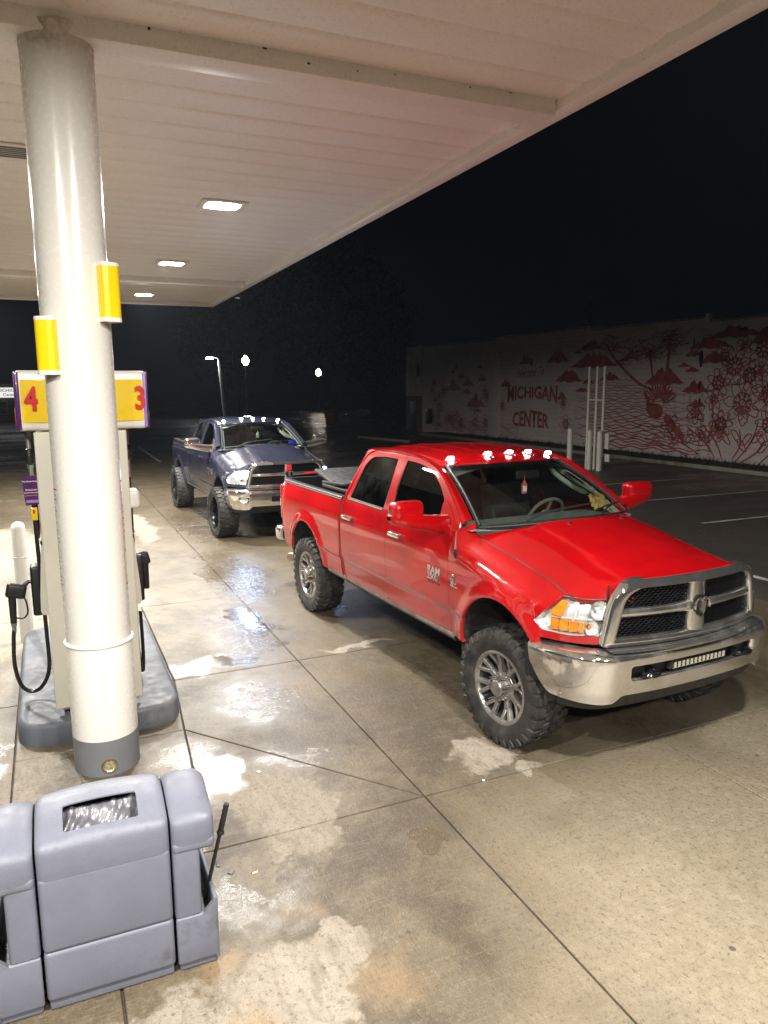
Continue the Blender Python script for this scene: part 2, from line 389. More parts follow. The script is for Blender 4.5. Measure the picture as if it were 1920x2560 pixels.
def mat_concrete():
    T = NT('wet_broomed_concrete'); p = T.n('NewGeometry').outputs['Position']
    nz = T.n('TexNoise', {'Vector': p, 'Scale': 2.6, 'Detail': 7.0, 'Roughness': 0.62}).outputs['Color']
    off = T.n('VectorMath', {0: nz, 1: (0.5, 0.5, 0.5)}, operation='SUBTRACT').outputs[0]
    def field(lst, amp, soft):
        q = T.n('VectorMath', {0: p, 1: T.n('VectorMath', {0: off, 'Scale': amp}, operation='SCALE').outputs[0]}, operation='ADD').outputs[0]; tot = None
        for x, y, rx, ry in lst:
            d = T.n('VectorMath', {0: q, 1: (-x, -y, 0.0)}, operation='ADD').outputs[0]
            d = T.n('VectorMath', {0: d, 1: (1/rx, 1/ry, 0.0)}, operation='MULTIPLY').outputs[0]
            l = T.n('VectorMath', {0: d}, operation='LENGTH').outputs['Value']
            tot = l if tot is None else T.math('MINIMUM', tot, l)
        return T.ramp(tot, 1.0, 1.0-soft, 0, 1)
    dry = field([(0.10,-2.74,0.55,0.32),(0.45,-2.62,0.40,0.24),(0.72,-2.98,0.24,0.18),(1.48,-2.84,0.26,0.15),(1.66,-3.02,0.36,0.30),(1.72,-3.6,0.36,0.45),(1.8,-4.4,0.5,0.6),
                 (0.16,-1.16,0.26,0.26),(0.50,-1.0,0.10,0.14),(-2.36,-1.1,0.09,0.46),(-0.85,-4.25,0.55,0.35),(-4.8,-4.7,1.9,0.75),(-9.0,-4.7,2.4,0.7),(-5.2,-3.0,0.7,0.16),(-10.2,-2.4,1.8,0.25)], 0.80, 0.26)
    pud = field([(-0.42,-3.05,0.50,0.27),(0.0,-3.36,0.5,0.16),(-2.45,-2.62,0.26,0.55),(-1.2,-4.5,0.5,0.14),(-3.7,-1.95,0.7,0.16)], 0.8, 0.5)
    film = field([(-3.2,-2.10,1.5,0.60),(-1.45,-2.42,0.75,0.50),(-5.8,-1.65,2.4,0.75),(0.98,-3.04,0.40,0.40),(0.92,-2.05,0.14,0.16),(-0.3,-2.45,0.3,0.4),(-12,-6.4,7,2.6),(-10,-1.2,3.4,1.0),(-3.6,-0.9,0.4,0.3),(-0.75,-3.2,0.5,0.3)], 0.8, 0.7)
    stain = field([(0.96,-2.45,0.30,0.40),(0.70,-2.0,0.30,0.35),(-2.6,-2.75,0.26,0.40),(1.6,-2.25,0.6,0.25),(-0.6,-2.2,0.4,0.45),(-2.75,-2.1,0.25,0.8),(-1.0,-1.3,1.1,0.40),(-0.55,-2.35,0.55,0.30),(-3.9,-2.5,0.6,0.28),(-6.3,-2.4,0.9,0.35),(-0.1,-1.5,0.7,0.22)], 0.8, 0.85)
    rust = field([(1.14,-2.84,0.15,0.18),(1.74,-2.66,0.24,0.20),(1.82,-3.25,0.22,0.2),(1.40,-3.32,0.15,0.13)], 0.5, 0.9)
    n1 = T.noise(p, 1.6, 7, 0.66); n2 = T.noise(p, 13, 5, 0.72); n3 = T.noise(p, 105, 3, 0.7)
    bv = T.n('VectorMath', {0: p, 1: (75.0, 3.5, 1.0)}, operation='MULTIPLY').outputs[0]
    broom = T.noise(bv, 1.0, 4, 0.7)
    damp = T.mix(T.ramp(n1, 0.32, 0.70, 0, 1), (0.054, 0.040, 0.022), (0.132, 0.104, 0.064))
    damp = T.mix(T.ramp(n2, 0.42, 0.70, 0, 0.50), damp, (0.165, 0.134, 0.089))
    semi = field([(2.4,-0.3,2.6,2.3),(3.5,1.8,2.8,2.2),(1.4,1.0,1.9,1.0)], 0.9, 0.6)
    damp = T.mix(T.math('MULTIPLY', semi, T.ramp(n2, 0.2, 0.75, 0.95, 0.45)), damp, (0.300, 0.255, 0.180))
    drc = T.mix(T.ramp(n2, 0.3, 0.7, 0, 1), (0.275, 0.240, 0.190), (0.215, 0.182, 0.138))
    tv = T.n('VectorMath', {0: p, 1: (3.0, 10.0, 1.0)}, operation='MULTIPLY').outputs[0]
    tyre = T.ramp(T.noise(tv, 1.0, 4, 0.7), 0.50, 0.60, 0, 0.55)
    dryf = T.math('MULTIPLY', dry, T.math('SUBTRACT', 1.0, T.math('MULTIPLY', tyre, 0.75)))
    col = T.mix(dryf, damp, drc)
    col = T.mix(T.math('MULTIPLY', stain, 0.74), col, (0.058, 0.043, 0.025))
    col = T.mix(T.math('MULTIPLY', rust, 0.50), col, (0.25, 0.160, 0.078))
    col = T.mix(T.math('MULTIPLY', pud, 0.80), col, (0.075, 0.054, 0.030))
    pit = T.ramp(n3, 0.56, 0.70, 0, 0.62); col = T.mix(pit, col, (0.066, 0.050, 0.032))
    col = T.mix(T.ramp(n3, 0.42, 0.28, 0, 0.28), col, (0.34, 0.30, 0.23))
    n5 = T.noise(p, 36, 4, 0.75); col = T.mix(T.ramp(n5, 0.53, 0.66, 0, 0.55), col, (0.050, 0.037, 0.022)); col = T.mix(T.ramp(n5, 0.44, 0.32, 0, 0.30), col, (0.26, 0.225, 0.165))
    col = T.mix(T.ramp(broom, 0.52, 0.72, 0, 0.26), col, (0.27, 0.225, 0.16))
    spots = T.n('TexVoronoi', {'Vector': p, 'Scale': 1.9}).outputs['Distance']
    col = T.mix(T.ramp(spots, 0.038, 0.026, 0, 0.7), col, (0.035, 0.03, 0.025))
    wet = T.math('SUBTRACT', 1.0, T.math('MULTIPLY', dryf, 0.85))
    fg0 = T.math('MULTIPLY', film, wet); col = T.mix(T.math('MULTIPLY', fg0, 0.62), col, (0.078, 0.060, 0.037))
    fg = T.math('MULTIPLY', fg0, T.ramp(n2, 0.30, 0.55, 0.35, 1.0))
    rr = T.math('SUBTRACT', 0.82, T.math('MULTIPLY', wet, T.ramp(n1, 0.35, 0.65, 0.30, 0.46)))
    rr = T.math('SUBTRACT', rr, T.math('MULTIPLY', fg, 0.24))
    rr = T.math('MULTIPLY', rr, T.math('SUBTRACT', 1.0, T.math('MULTIPLY', pud, 0.86)))
    rr = T.math('MAXIMUM', rr, 0.045)
    grain = T.math('ADD', T.math('ADD', T.math('MULTIPLY', n3, 0.7), T.math('MULTIPLY', n5, 1.3)), T.math('MULTIPLY', broom, 0.7))
    amt = T.math('MULTIPLY', T.math('SUBTRACT', 0.60, T.math('MULTIPLY', fg, 0.16)), T.math('SUBTRACT', 1.0, T.math('MULTIPLY', pud, 0.55)))
    nb = T.n('Bump', {'Height': grain, 'Strength': amt, 'Distance': 0.006}).outputs[0]
    sp = T.math('ADD', 0.5, T.math('MULTIPLY', T.math('MAXIMUM', fg, pud), 0.45))
    return T.fin(T.bsdf(col=col, rough=rr, spec=sp, normal=nb))
M['concrete'] = mat_concrete()
def mat_asphalt():
    T = NT('wet_asphalt'); p = T.n('NewGeometry').outputs['Position']
    n1 = T.noise(p, 0.30, 6, 0.65); n3 = T.noise(p, 60, 4, 0.7)
    st = T.noise(T.n('VectorMath', {0: p, 1: (0.55, 0.10, 1.0)}, operation='MULTIPLY').outputs[0], 1.0, 5, 0.6)
    col = T.mix(T.ramp(n3, 0.3, 0.75, 0, 1), (0.030, 0.027, 0.024), (0.085, 0.078, 0.066))
    col = T.mix(T.ramp(n1, 0.4, 0.7, 0, 0.5), col, (0.10, 0.092, 0.075))
    rr = T.ramp(T.math('ADD', T.math('MULTIPLY', n1, 0.5), T.math('MULTIPLY', st, 0.5)), 0.38, 0.62, 0.24, 0.58)
    h = T.math('ADD', n3, T.math('MULTIPLY', T.noise(p, 3.0, 4), 0.5))
    return T.fin(T.bsdf(col=col, rough=rr, normal=T.bump(h, 0.35, 0.006)))
M['asphalt'] = mat_asphalt()
M['joint'] = simple('joint_filler', (0.038, 0.031, 0.023), 0.8, 0, 0.4, 6, coords='Object')
M['markpaint'] = simple('worn_white_marking', (0.50, 0.48, 0.44), 0.5, 0, 0.35, 2.0, 0.3, 60)
M['kerbconc'] = simple('kerb_concrete', (0.30, 0.28, 0.21), 0.75, 0, 0.2, 2.0, 0.3, 60)
M['verge'] = simple('dark_verge_grass', (0.030, 0.036, 0.016), 0.9, 0, 0.5, 3.0, 0.6, 40)
# ------------------------------------------------------------------ ground
def sheet(name, x0, y0, x1, y1, z, mat, nx=1, ny=1):
    m = MB(); m.grid(lambda a, b: (x0+(x1-x0)*a, y0+(y1-y0)*b, z), nx, ny)
    return m.build(name, mat, None, None)
tag(sheet('asphalt_ground', -400, -400, 400, 400, -0.024, M['asphalt']), kind='structure')
forecourt = sheet('forecourt_bed', -23.5, -13.6, 5.9, 4.07, -0.014, M['joint']); tag(forecourt, kind='structure')
def slab(poly):
    n = len(poly); P = [Vector(p) for p in poly]
    def inset(d):
        out = []
        for i in range(n):
            a, b, c = P[i-1], P[i], P[(i+1) % n]
            n1 = Vector((-(b-a).y, (b-a).x)).normalized(); n2 = Vector((-(c-b).y, (c-b).x)).normalized()
            k = (n1+n2); k = k/max(0.3, k.dot(n1)); out.append(b+k*d)
        return out
    rings = [(inset(0.0062), -0.013), (inset(0.0062), -0.004), (inset(0.0098), 0.0)]
    vs = []; fs = []
    for r_, z in rings: vs += [(p.x, p.y, z) for p in r_]
    for k in range(2):
        for i in range(n): j = (i+1) % n; fs.append((k*n+i, k*n+j, (k+1)*n+j, (k+1)*n+i))
    fs.append(tuple(2*n+i for i in range(n)))
    MB().add(vs, fs).build('concrete_slab', M['concrete'], forecourt, 30)
XL = [5.78, 3.13, 0.48, -2.20, -4.72, -7.35, -9.98, -12.6, -15.25, -17.9, -20.5, -23.2]
YL = [-13.55, -11.6, -9.65, -7.7, -5.75, -3.76, -1.82, 0.15, 2.10, 4.05]
for i in range(len(XL)-1):
    for j in range(len(YL)-1):
        x1, x0, y0, y1 = XL[i], XL[i+1], YL[j], YL[j+1]
        if x1 <= 0.48 and x0 >= -4.8 and -5.75 <= y0 < -1.9: continue
        slab([(x0, y0), (x1, y0), (x1, y1), (x0, y1)])
for poly in ([(-1.15,-3.08),(0.48,-1.82),(-2.2,-1.82),(-2.2,-3.0)], [(-1.15,-4.27),(-0.30,-4.27),(-0.30,-3.14),(-1.15,-3.08)], [(-0.30,-4.27),(0.48,-4.27),(0.48,-1.82),(-1.15,-3.08),(-0.30,-3.14)],
             [(-2.2,-5.75),(0.48,-5.75),(0.48,-4.27),(-1.15,-4.27),(-2.2,-4.27)], [(-2.2,-4.27),(-1.15,-4.27),(-1.15,-3.08),(-2.2,-3.0)],
             [(-4.72,-3.0),(-2.2,-3.0),(-2.2,-1.82),(-4.72,-1.82)], [(-4.72,-4.27),(-2.2,-4.27),(-2.2,-3.0),(-4.72,-3.0)], [(-4.72,-5.75),(-2.2,-5.75),(-2.2,-4.27),(-4.72,-4.27)]):
    slab(poly)
# ------------------------------------------------------------------ canopy
CA = R(-1.0)
canopy = empty('fuel_canopy', (0, 0, 0), CA, 'large white flat canopy roof of ribbed panels over the fuel pumps', 'canopy')
CX0, CX1, CY0, CY1, CZ = -15.55, 9.2, -7.45, 0.015, 4.80
pw = 0.405
pan = MB(); L0, L1 = CY0+0.155, CY1-0.155
prof = [(0.0, 0.012), (0.012, 0.004), (0.05, -0.003), (pw*0.35, -0.010), (pw*0.6, -0.012), (pw-0.05, -0.006), (pw-0.012, 0.003), (pw, 0.012)]
pan.grid(lambda a, b: (prof[round(a*(len(prof)-1))][0], L0+(L1-L0)*b, prof[round(a*(len(prof)-1))][1]), len(prof)-1, 1)
pan_me = pan.mesh('soffit_panel', 40)
x = CX1-0.155-pw
while x > CX0+0.1:
    o = link('soffit_panel', pan_me, M['soffit'], canopy); o.location = (x, 0, CZ); x -= pw
m = MB(); m.box((CX0+0.02, CY0+0.02, CZ+0.04), (CX1-0.02, CY1-0.02, CZ+0.10)); m.build('canopy_deck', M['soffit'], canopy, None)
def beamx(xa, xb):
    m = MB(); m.rbox(((xa+xb)/2, (CY0+CY1)/2, CZ-0.03), (abs(xb-xa), CY1-CY0-0.33, 0.18), 0.008); m.build('cross_beam', M['soffit'], canopy)
beamx(-0.60, -0.86); beamx(-11.2, -11.46)
for lo, hi in (((CX0, CY1-0.16, CZ-0.085), (CX1, CY1, CZ+0.06)), ((CX0, CY0, CZ-0.085), (CX1, CY0+0.16, CZ+0.06)),
               ((CX0, CY0+0.162, CZ-0.087), (CX0+0.16, CY1-0.162, CZ+0.058)), ((CX1-0.16, CY0+0.162, CZ-0.087), (CX1, CY1-0.162, CZ+0.058))):
    c = [(a+b)/2 for a, b in zip(lo, hi)]; s = [b-a for a, b in zip(lo, hi)]
    MB().rbox(c, s, 0.012).build('perimeter_gutter', M['soffit'], canopy)
for lo, hi in (((CX0-0.03, CY1+0.002, CZ-0.06), (CX1+0.03, CY1+0.035, CZ+0.85)), ((CX0-0.03, CY0-0.035, CZ-0.06), (CX1+0.03, CY0-0.002, CZ+0.85)),
               ((CX0-0.035, CY0, CZ-0.06), (CX0-0.002, CY1, CZ+0.85)), ((CX1+0.002, CY0, CZ-0.06), (CX1+0.035, CY1, CZ+0.85))):
    MB().box(lo, hi).build('fascia_board', M['white_trim'], canopy, None)
# gutter bracket where the beam meets the edge
MB().rbox((-0.86, CY1-0.21, CZ-0.075), (0.34, 0.16, 0.05), 0.008).build('gutter_bracket', M['soffit'], canopy)
# flat dark outlets and dirt caught on the beam
for i in range(7):
    yy = -0.5-i*0.42+random.uniform(-0.18, 0.18)
    MB().rbox((-0.598, yy, CZ-0.008-random.random()*0.05), (0.004, 0.008+random.random()*0.022, 0.006+random.random()*0.014), 0.001, 1).build('cobweb_clump', M['under'], canopy)
# LED fixtures
def fixture(x, y, label):
    t = empty('canopy_light', (x*math.cos(CA)-y*math.sin(CA), x*math.sin(CA)+y*math.cos(CA), CZ-0.012), CA, label, 'ceiling light', 'square lamps in the canopy')
    f = MB(); a, b = 0.235, 0.27; ia, ib = 0.165, 0.19
    for z0, z1 in ((-0.02, -0.002),):
        f.rbox((0, -(b+ib)/2, -0.011), (2*a, b-ib, 0.02), 0.004); f.rbox((0, (b+ib)/2, -0.011), (2*a, b-ib, 0.02), 0.004)
        f.rbox((-(a+ia)/2, 0, -0.011), (a-ia, 2*ib, 0.02), 0.004); f.rbox(((a+ia)/2, 0, -0.011), (a-ia, 2*ib, 0.02), 0.004)
    f.build('lamp_frame', M['white_trim'], t)
    MB().box((-ia, -ib, -0.008), (ia, ib, -0.004)).build('lamp_housing', M['signwhite'], t, None)
    q = MB()
    for i in range(3):
        x_ = -0.115+i*0.08; q.add([(x_, -0.15, -0.0125), (x_, 0.15, -0.0125), (x_+0.07, 0.15, -0.0125), (x_+0.07, -0.15, -0.0125)], [(0, 1, 2, 3)])
    q.build('led_panel', M['canopy_led'], t, None)
    return t
fixture(-4.82, -1.87, 'lit square canopy lamp nearest the camera'); fixture(-9.30, -1.87, 'lit square canopy lamp between the nearest and the farthest'); fixture(-14.0, -1.87, 'lit square canopy lamp farthest from the camera')
HID = 'lit square canopy lamp out of sight beyond the picture or the cream column'
for x, y in ((3.6, -1.87), (7.6, -1.87), (-4.82, -5.55), (-9.30, -5.55), (-14.0, -5.55), (3.6, -5.55), (7.6, -5.55)): fixture(x, y, HID)
t = empty('ceiling_vent', (-3.55, -3.97, CZ-0.012), CA, 'unlit framed panel in the ceiling just left of the near column', 'ceiling panel')
MB().rbox((0, 0, -0.012), (0.44, 0.44, 0.02), 0.005).build('panel_frame', M['white_trim'], t)
q = MB()
for i in range(6): q.box((-0.17+i*0.06, -0.18, -0.027), (-0.14+i*0.06, 0.18, -0.0225))
q.build('vent_slat', M['greypaint'], t, None)
# ------------------------------------------------------------------ columns
CP = (-0.87, -3.66)
def column(x, y, label, detail):
    t = empty('canopy_column', (x, y, 0), 0, label, 'column', 'cream canopy columns'); r = 0.212
    MB().lathe([(r, 0.925), (r, 4.74)], 64).build('shaft', M['column'], t)
    MB().lathe([(r+0.006, 0.25), (r+0.006, 0.905), (r+0.004, 0.912)], 64).build('sleeve', M['column'], t)
    MB().lathe([(r+0.004, 0.908), (r+0.014, 0.912), (r+0.017, 0.92), (r+0.014, 0.928), (r, 0.932)], 64).build('sleeve_ring', M['signwhite'], t)
    MB().lathe([(r+0.007, -0.005), (r+0.007, 0.252), (r+0.003, 0.256)], 64).build('painted_base', M['greycol'], t)
    MB().lathe([(r+0.002, 4.64), (r+0.006, 4.70), (r+0.018, 4.745)], 48).build('sealant_collar', M['column'], t)
    if detail:
        a = R(0); d = Vector((math.cos(a), math.sin(a), 0)); c = d*(r+0.008)+Vector((0, 0, 0.075))
        Q = basis(c, (0, 1, 0), (0, 0, 1), d)
        o = MB().lathe([(0.040, 0.002), (0.050, 0.006), (0.052, -0.004)], 24, Q).build('recess_rim', M['hole'], t)
        MB().lathe([(0.041, 0.0035), (0.034, -0.002), (0.012, 0.001), (0.001, 0.0025)], 24, Q).build('recess_litter', M['litter'], t)
        q = MB(); q.tube([(r+0.0075, 0.006*math.sin(k*1.7), 0.26+k*0.016) for k in range(40)], 0.0024, 5); q.build('weld_bead', M['column'], t)
    return t
col1 = column(CP[0], CP[1], 'tall cream round column beside the grey bin, its foot painted grey', True)
column(-11.3, -3.48, 'second cream canopy column hidden straight behind the near one', False)
# ------------------------------------------------------------------ body panels: a polygon (with holes) in (u,v), mapped by F(u,v)->xyz
def panel(name, outer, holes, F, du, dv, mat, parent, rim=0.02, mirror=False, out=None, rimn=0.55):
    bm = bmesh.new(); es = []
    for loop in [outer] + list(holes):
        vs = [bm.verts.new((p[0], p[1], 0)) for p in loop]
        es += [bm.edges.new((vs[i], vs[(i+1) % len(vs)])) for i in range(len(vs))]
    bmesh.ops.triangle_fill(bm, use_beauty=True, use_dissolve=False, edges=es, normal=(0, 0, 1))
    us = [p[0] for p in outer]; vs_ = [p[1] for p in outer]
    for ax, d, lo, hi in ((0, du, min(us), max(us)), (1, dv, min(vs_), max(vs_))):
        k = int(math.ceil((hi-lo)/d))
        for i in range(1, k):
            co = [0, 0, 0]; no = [0, 0, 0]; co[ax] = lo+(hi-lo)*i/k+1e-5; no[ax] = 1
            bmesh.ops.bisect_plane(bm, geom=bm.verts[:]+bm.edges[:]+bm.faces[:], dist=1e-6, plane_co=co, plane_no=no)
    bmesh.ops.remove_doubles(bm, verts=bm.verts[:], dist=1e-5)
    bm.verts.index_update(); bm.verts.ensure_lookup_table()
    eps = 2e-3; P = []; N = []
    for v in bm.verts:
        u, w = v.co.x, v.co.y; p = F(u, w)
        a = F(u+eps, w)-F(u-eps, w); b = F(u, w+eps)-F(u, w-eps); n = a.cross(b)
        if n.length < 1e-9: n = Vector((0, 0, 1))
        n.normalize()
        if out is not None and n.dot(out(p)) < 0: n = -n
        P.append(p); N.append(n)
    verts = [tuple(p) for p in P]; faces = []; ln = []
    for f in bm.faces:
        ids = [v.index for v in f.verts]
        fn = (P[ids[1]]-P[ids[0]]).cross(P[ids[2]]-P[ids[0]])
        if fn.dot(N[ids[0]]) < 0: ids = ids[::-1]
        faces.append(ids); ln += [tuple(N[i]) for i in ids]
    if rim:
        for e in bm.edges:
            if len(e.link_faces) != 1: continue
            a, b = e.verts[0].index, e.verts[1].index
            cen = Vector((0, 0, 0)); ff = e.link_faces[0]
            for v in ff.verts: cen += P[v.index]
            cen /= len(ff.verts); mid = (P[a]+P[b])/2; ed = (P[b]-P[a]).normalized()
            o = mid-cen; o -= ed*o.dot(ed); o -= N[a]*o.dot(N[a])
            if o.length < 1e-7: continue
            o.normalize(); k = len(verts)
            verts += [tuple(P[a]), tuple(P[b]), tuple(P[b]-N[b]*rim), tuple(P[a]-N[a]*rim)]
            q = [k, k+1, k+2, k+3]; fn = (P[b]-P[a]).cross(-N[b])
            na = (N[a]*rimn+o*(1-rimn)).normalized(); nb = (N[b]*rimn+o*(1-rimn)).normalized()
            nn = [na, nb, o, o]
            if fn.dot(o) < 0: q = q[::-1]; nn = nn[::-1]
            faces.append(q); ln += [tuple(n) for n in nn]
    bm.free()
    if mirror:
        verts = [(x, -y, z) for x, y, z in verts]; nf = []; nl = []; k = 0
        for f in faces:
            m_ = len(f); nf.append(f[::-1]); nl += [(n[0], -n[1], n[2]) for n in ln[k:k+m_]][::-1]; k += m_
        faces, ln = nf, nl
    me = bpy.data.meshes.new(name); me.from_pydata(verts, [], faces)
    me.polygons.foreach_set('use_smooth', [True]*len(me.polygons))
    me.normals_split_custom_set(ln)
    return link(name, me, mat, parent)

# plan curve of the body side: straight, then round the front corner
_pc = [Vector((p[0], p[1])) for p in spline([(0.05,0.985),(0.22,0.984),(0.38,0.968),(0.51,0.925),(0.61,0.862),(0.69,0.785),(0.745,0.70),(0.785,0.605),(0.812,0.50)], 10)]
_pl = [0.0]
for i in range(1, len(_pc)): _pl.append(_pl[-1]+(_pc[i]-_pc[i-1]).length)
def plan(u, C=_pc, Ls=_pl, u0=0.05):
    if u <= u0: return Vector((u, 0.985)), Vector((0, 1))
    s = min(u-u0, Ls[-1]-1e-6)
    for i in range(len(Ls)-1):
        if s <= Ls[i+1]:
            t = (s-Ls[i])/(Ls[i+1]-Ls[i]); p = C[i].lerp(C[i+1], t)
            a = C[max(i-1, 0)]; b = C[min(i+2, len(C)-1)]; d = (b-a).normalized(); return p, Vector((-d.y, d.x))
OFFT = [(0.50,-0.075),(0.60,-0.045),(0.70,-0.026),(0.80,-0.015),(0.832,-0.011),(0.845,-0.004),(0.95,0.001),(1.10,0.004),(1.22,0.002),(1.29,-0.004),(1.33,-0.014),(1.42,-0.036),(1.48,-0.058),(1.53,-0.082),(1.70,-0.148),(1.86,-0.212),(1.96,-0.258),(2.00,-0.285),(2.03,-0.33)]
def flare(u, z):
    o = 0
    for cx, cz, r0 in ((-0.03, 0.60, 0.50), (-3.85, 0.58, 0.50)):
        d = math.hypot(u-cx, z-cz)-r0
        if d < 0.13 and z > 0.5: o = max(o, 0.028*(1-sstep(0.0, 0.13, max(0, d))))
    return o
ZT = [(-0.78,1.60),(-0.70,1.56),(-0.62,1.505),(-0.54,1.462),(-0.3,1.417),(0.0,1.366),(0.2,1.328),(0.4,1.287),(0.6,1.250),(0.75,1.232),(1.2,1.215)]
def Fside(u, z):
    p, n = plan(u); o = interp(OFFT, z)+flare(u, z); q = p+n*o; return Vector((q.x, q.y, z))
def Ffend(u, z):
    p, n = plan(u); zt = interp(ZT, u); d = max(0.0, (z-(zt-0.21))/0.21)
    o = interp(OFFT, min(z, 1.25))+flare(u, z)-0.172*d**2.3*(1-sstep(0.35, 0.75, u)*0.72)
    q = p+n*o; return Vector((q.x, q.y, z))
def arc(cx, cz, r, a0, a1, n=22):
    return [(cx+r*math.cos(R(a0+(a1-a0)*k/n)), cz+r*math.sin(R(a0+(a1-a0)*k/n))) for k in range(n+1)]
# bumper plan curve from the centre outwards
_bc = [Vector((p[0], p[1])) for p in spline([(0.955,0.0),(0.952,0.2),(0.940,0.42),(0.918,0.60),(0.895,0.685),(0.868,0.755),(0.815,0.835),(0.735,0.905),(0.62,0.960),(0.48,0.992),(0.345,1.006)], 10)]
_bl = [0.0]
for i in range(1, len(_bc)): _bl.append(_bl[-1]+(_bc[i]-_bc[i-1]).length)
BLEN = _bl[-1]
def bplan(s):
    sg = 1 if s >= 0 else -1; a = min(abs(s), BLEN-1e-6)
    for i in range(len(_bl)-1):
        if a <= _bl[i+1]:
            t = (a-_bl[i])/(_bl[i+1]-_bl[i]); p = _bc[i].lerp(_bc[i+1], t)
            A = _bc[max(i-1, 0)]; B = _bc[min(i+2, len(_bc)-1)]; d = (B-A).normalized(); n = Vector((d.y, -d.x))
            return Vector((p.x, p.y*sg)), Vector((n.x, n.y*sg))
BUMPP = [(0.50,-0.05),(0.58,-0.030),(0.66,-0.008),(0.74,0.0),(0.85,0.004),(0.885,0.002),(0.904,-0.010),(0.917,-0.035),(0.925,-0.08),(0.930,-0.15)]
def Fbump(s, z):
    p, n = bplan(s); k = sstep(0.60, 0.74, abs(s))
    o = interp(BUMPP, z) - 0.016*(1-k)*sstep(0.0, 0.02, 0.02) ; q = p+n*o; return Vector((q.x, q.y, z))
ZC = [(-0.70,1.645),(-0.45,1.632),(-0.17,1.603),(0.1,1.556),(0.3,1.510),(0.5,1.468),(0.65,1.438),(0.74,1.417),(0.84,1.392),(0.92,1.366)]
_FE = [Ffend(u, interp(ZT, u)) for u in (-0.56,-0.48,-0.40,-0.30,-0.20,-0.10,0.0,0.1,0.2,0.3,0.38,0.46,0.54,0.60,0.64)]     # fender edge the hood meets
_FT = [Ffend(u, 1.236) for u in (0.985,0.95,0.91,0.87,0.83,0.79,0.75,0.71,0.67)]                                            # headlamp top the hood meets
_XF = [(0,0.858),(0.2,0.850),(0.42,0.822),(0.53,0.800)]+[(0.572,0.786),(0.605,0.772)]+[(p.y, p.x) for p in _FT[2:]]+[(_FE[-1].y+0.002, _FE[-1].x)]
def xfront(y): return interp(_XF, abs(y))
def Fhood(x, y):
    a = abs(y); zc = interp(ZC, x); edge = zc-interp(ZT, x)
    z = zc-edge*(a/0.80)**2.7+0.016*(1-sstep(0.40, 0.50, a-0.05*(x+0.3)))-0.012
    r_ = max(0.0, (x-(xfront(y)-0.13))/0.13)
    zt = interp([(0,1.386),(0.40,1.384),(0.48,1.376),(0.53,1.358),(0.575,1.318),(0.615,1.262),(0.66,1.242),(0.82,1.244)], a)
    zf = interp(ZC, xfront(y))-(interp(ZC, xfront(y))-interp(ZT, xfront(y)))*(a/0.80)**2.7
    z -= max(-0.02, zf-zt)*min(1.2, r_)**2.2
    return Vector((x, y, z))
def xwsb(a): return -0.16-0.43*(a/0.80)**2.2
def ws_bot(s): a = abs(s); return Vector((xwsb(0.80*a), 0.80*s, 1.605-0.075*a**2.0))
def ws_top(s): a = abs(s); return Vector((-1.085-0.265*a**2.1, 0.635*s, 1.975-0.037*a**2))
def Fws(s, t):
    p = ws_bot(s).lerp(ws_top(s), t); p += Vector((0.45, 0, 0.9))*(0.030*math.sin(PI*t)); return p
ROOFZ = [(-2.84,1.975),(-2.72,2.012),(-2.4,2.046),(-2.0,2.058),(-1.6,2.052),(-1.38,2.036),(-1.2,2.008),(-1.085,1.977),(-1.0,1.95)]
def Froof(x, y):
    a = abs(y); sh = 0.265*(a/0.635)**2.1
    z = interp(ROOFZ, x+sh if x+sh < -1.085+0.4 and x > -2.2 else x)-0.042*(a/0.66)**2.6-0.010*sstep(0.60, 0.655, a)
    for g in (0.20, 0.42):
        z += 0.006*math.exp(-((a-g)/0.022)**2)*sstep(-1.45, -1.6, x)*sstep(-2.75, -2.6, x)
    return Vector((x, y, z))
# grille surface bow
def gx(y, z): return 0.905-0.215*y*y-0.80*max(0, z-1.332)

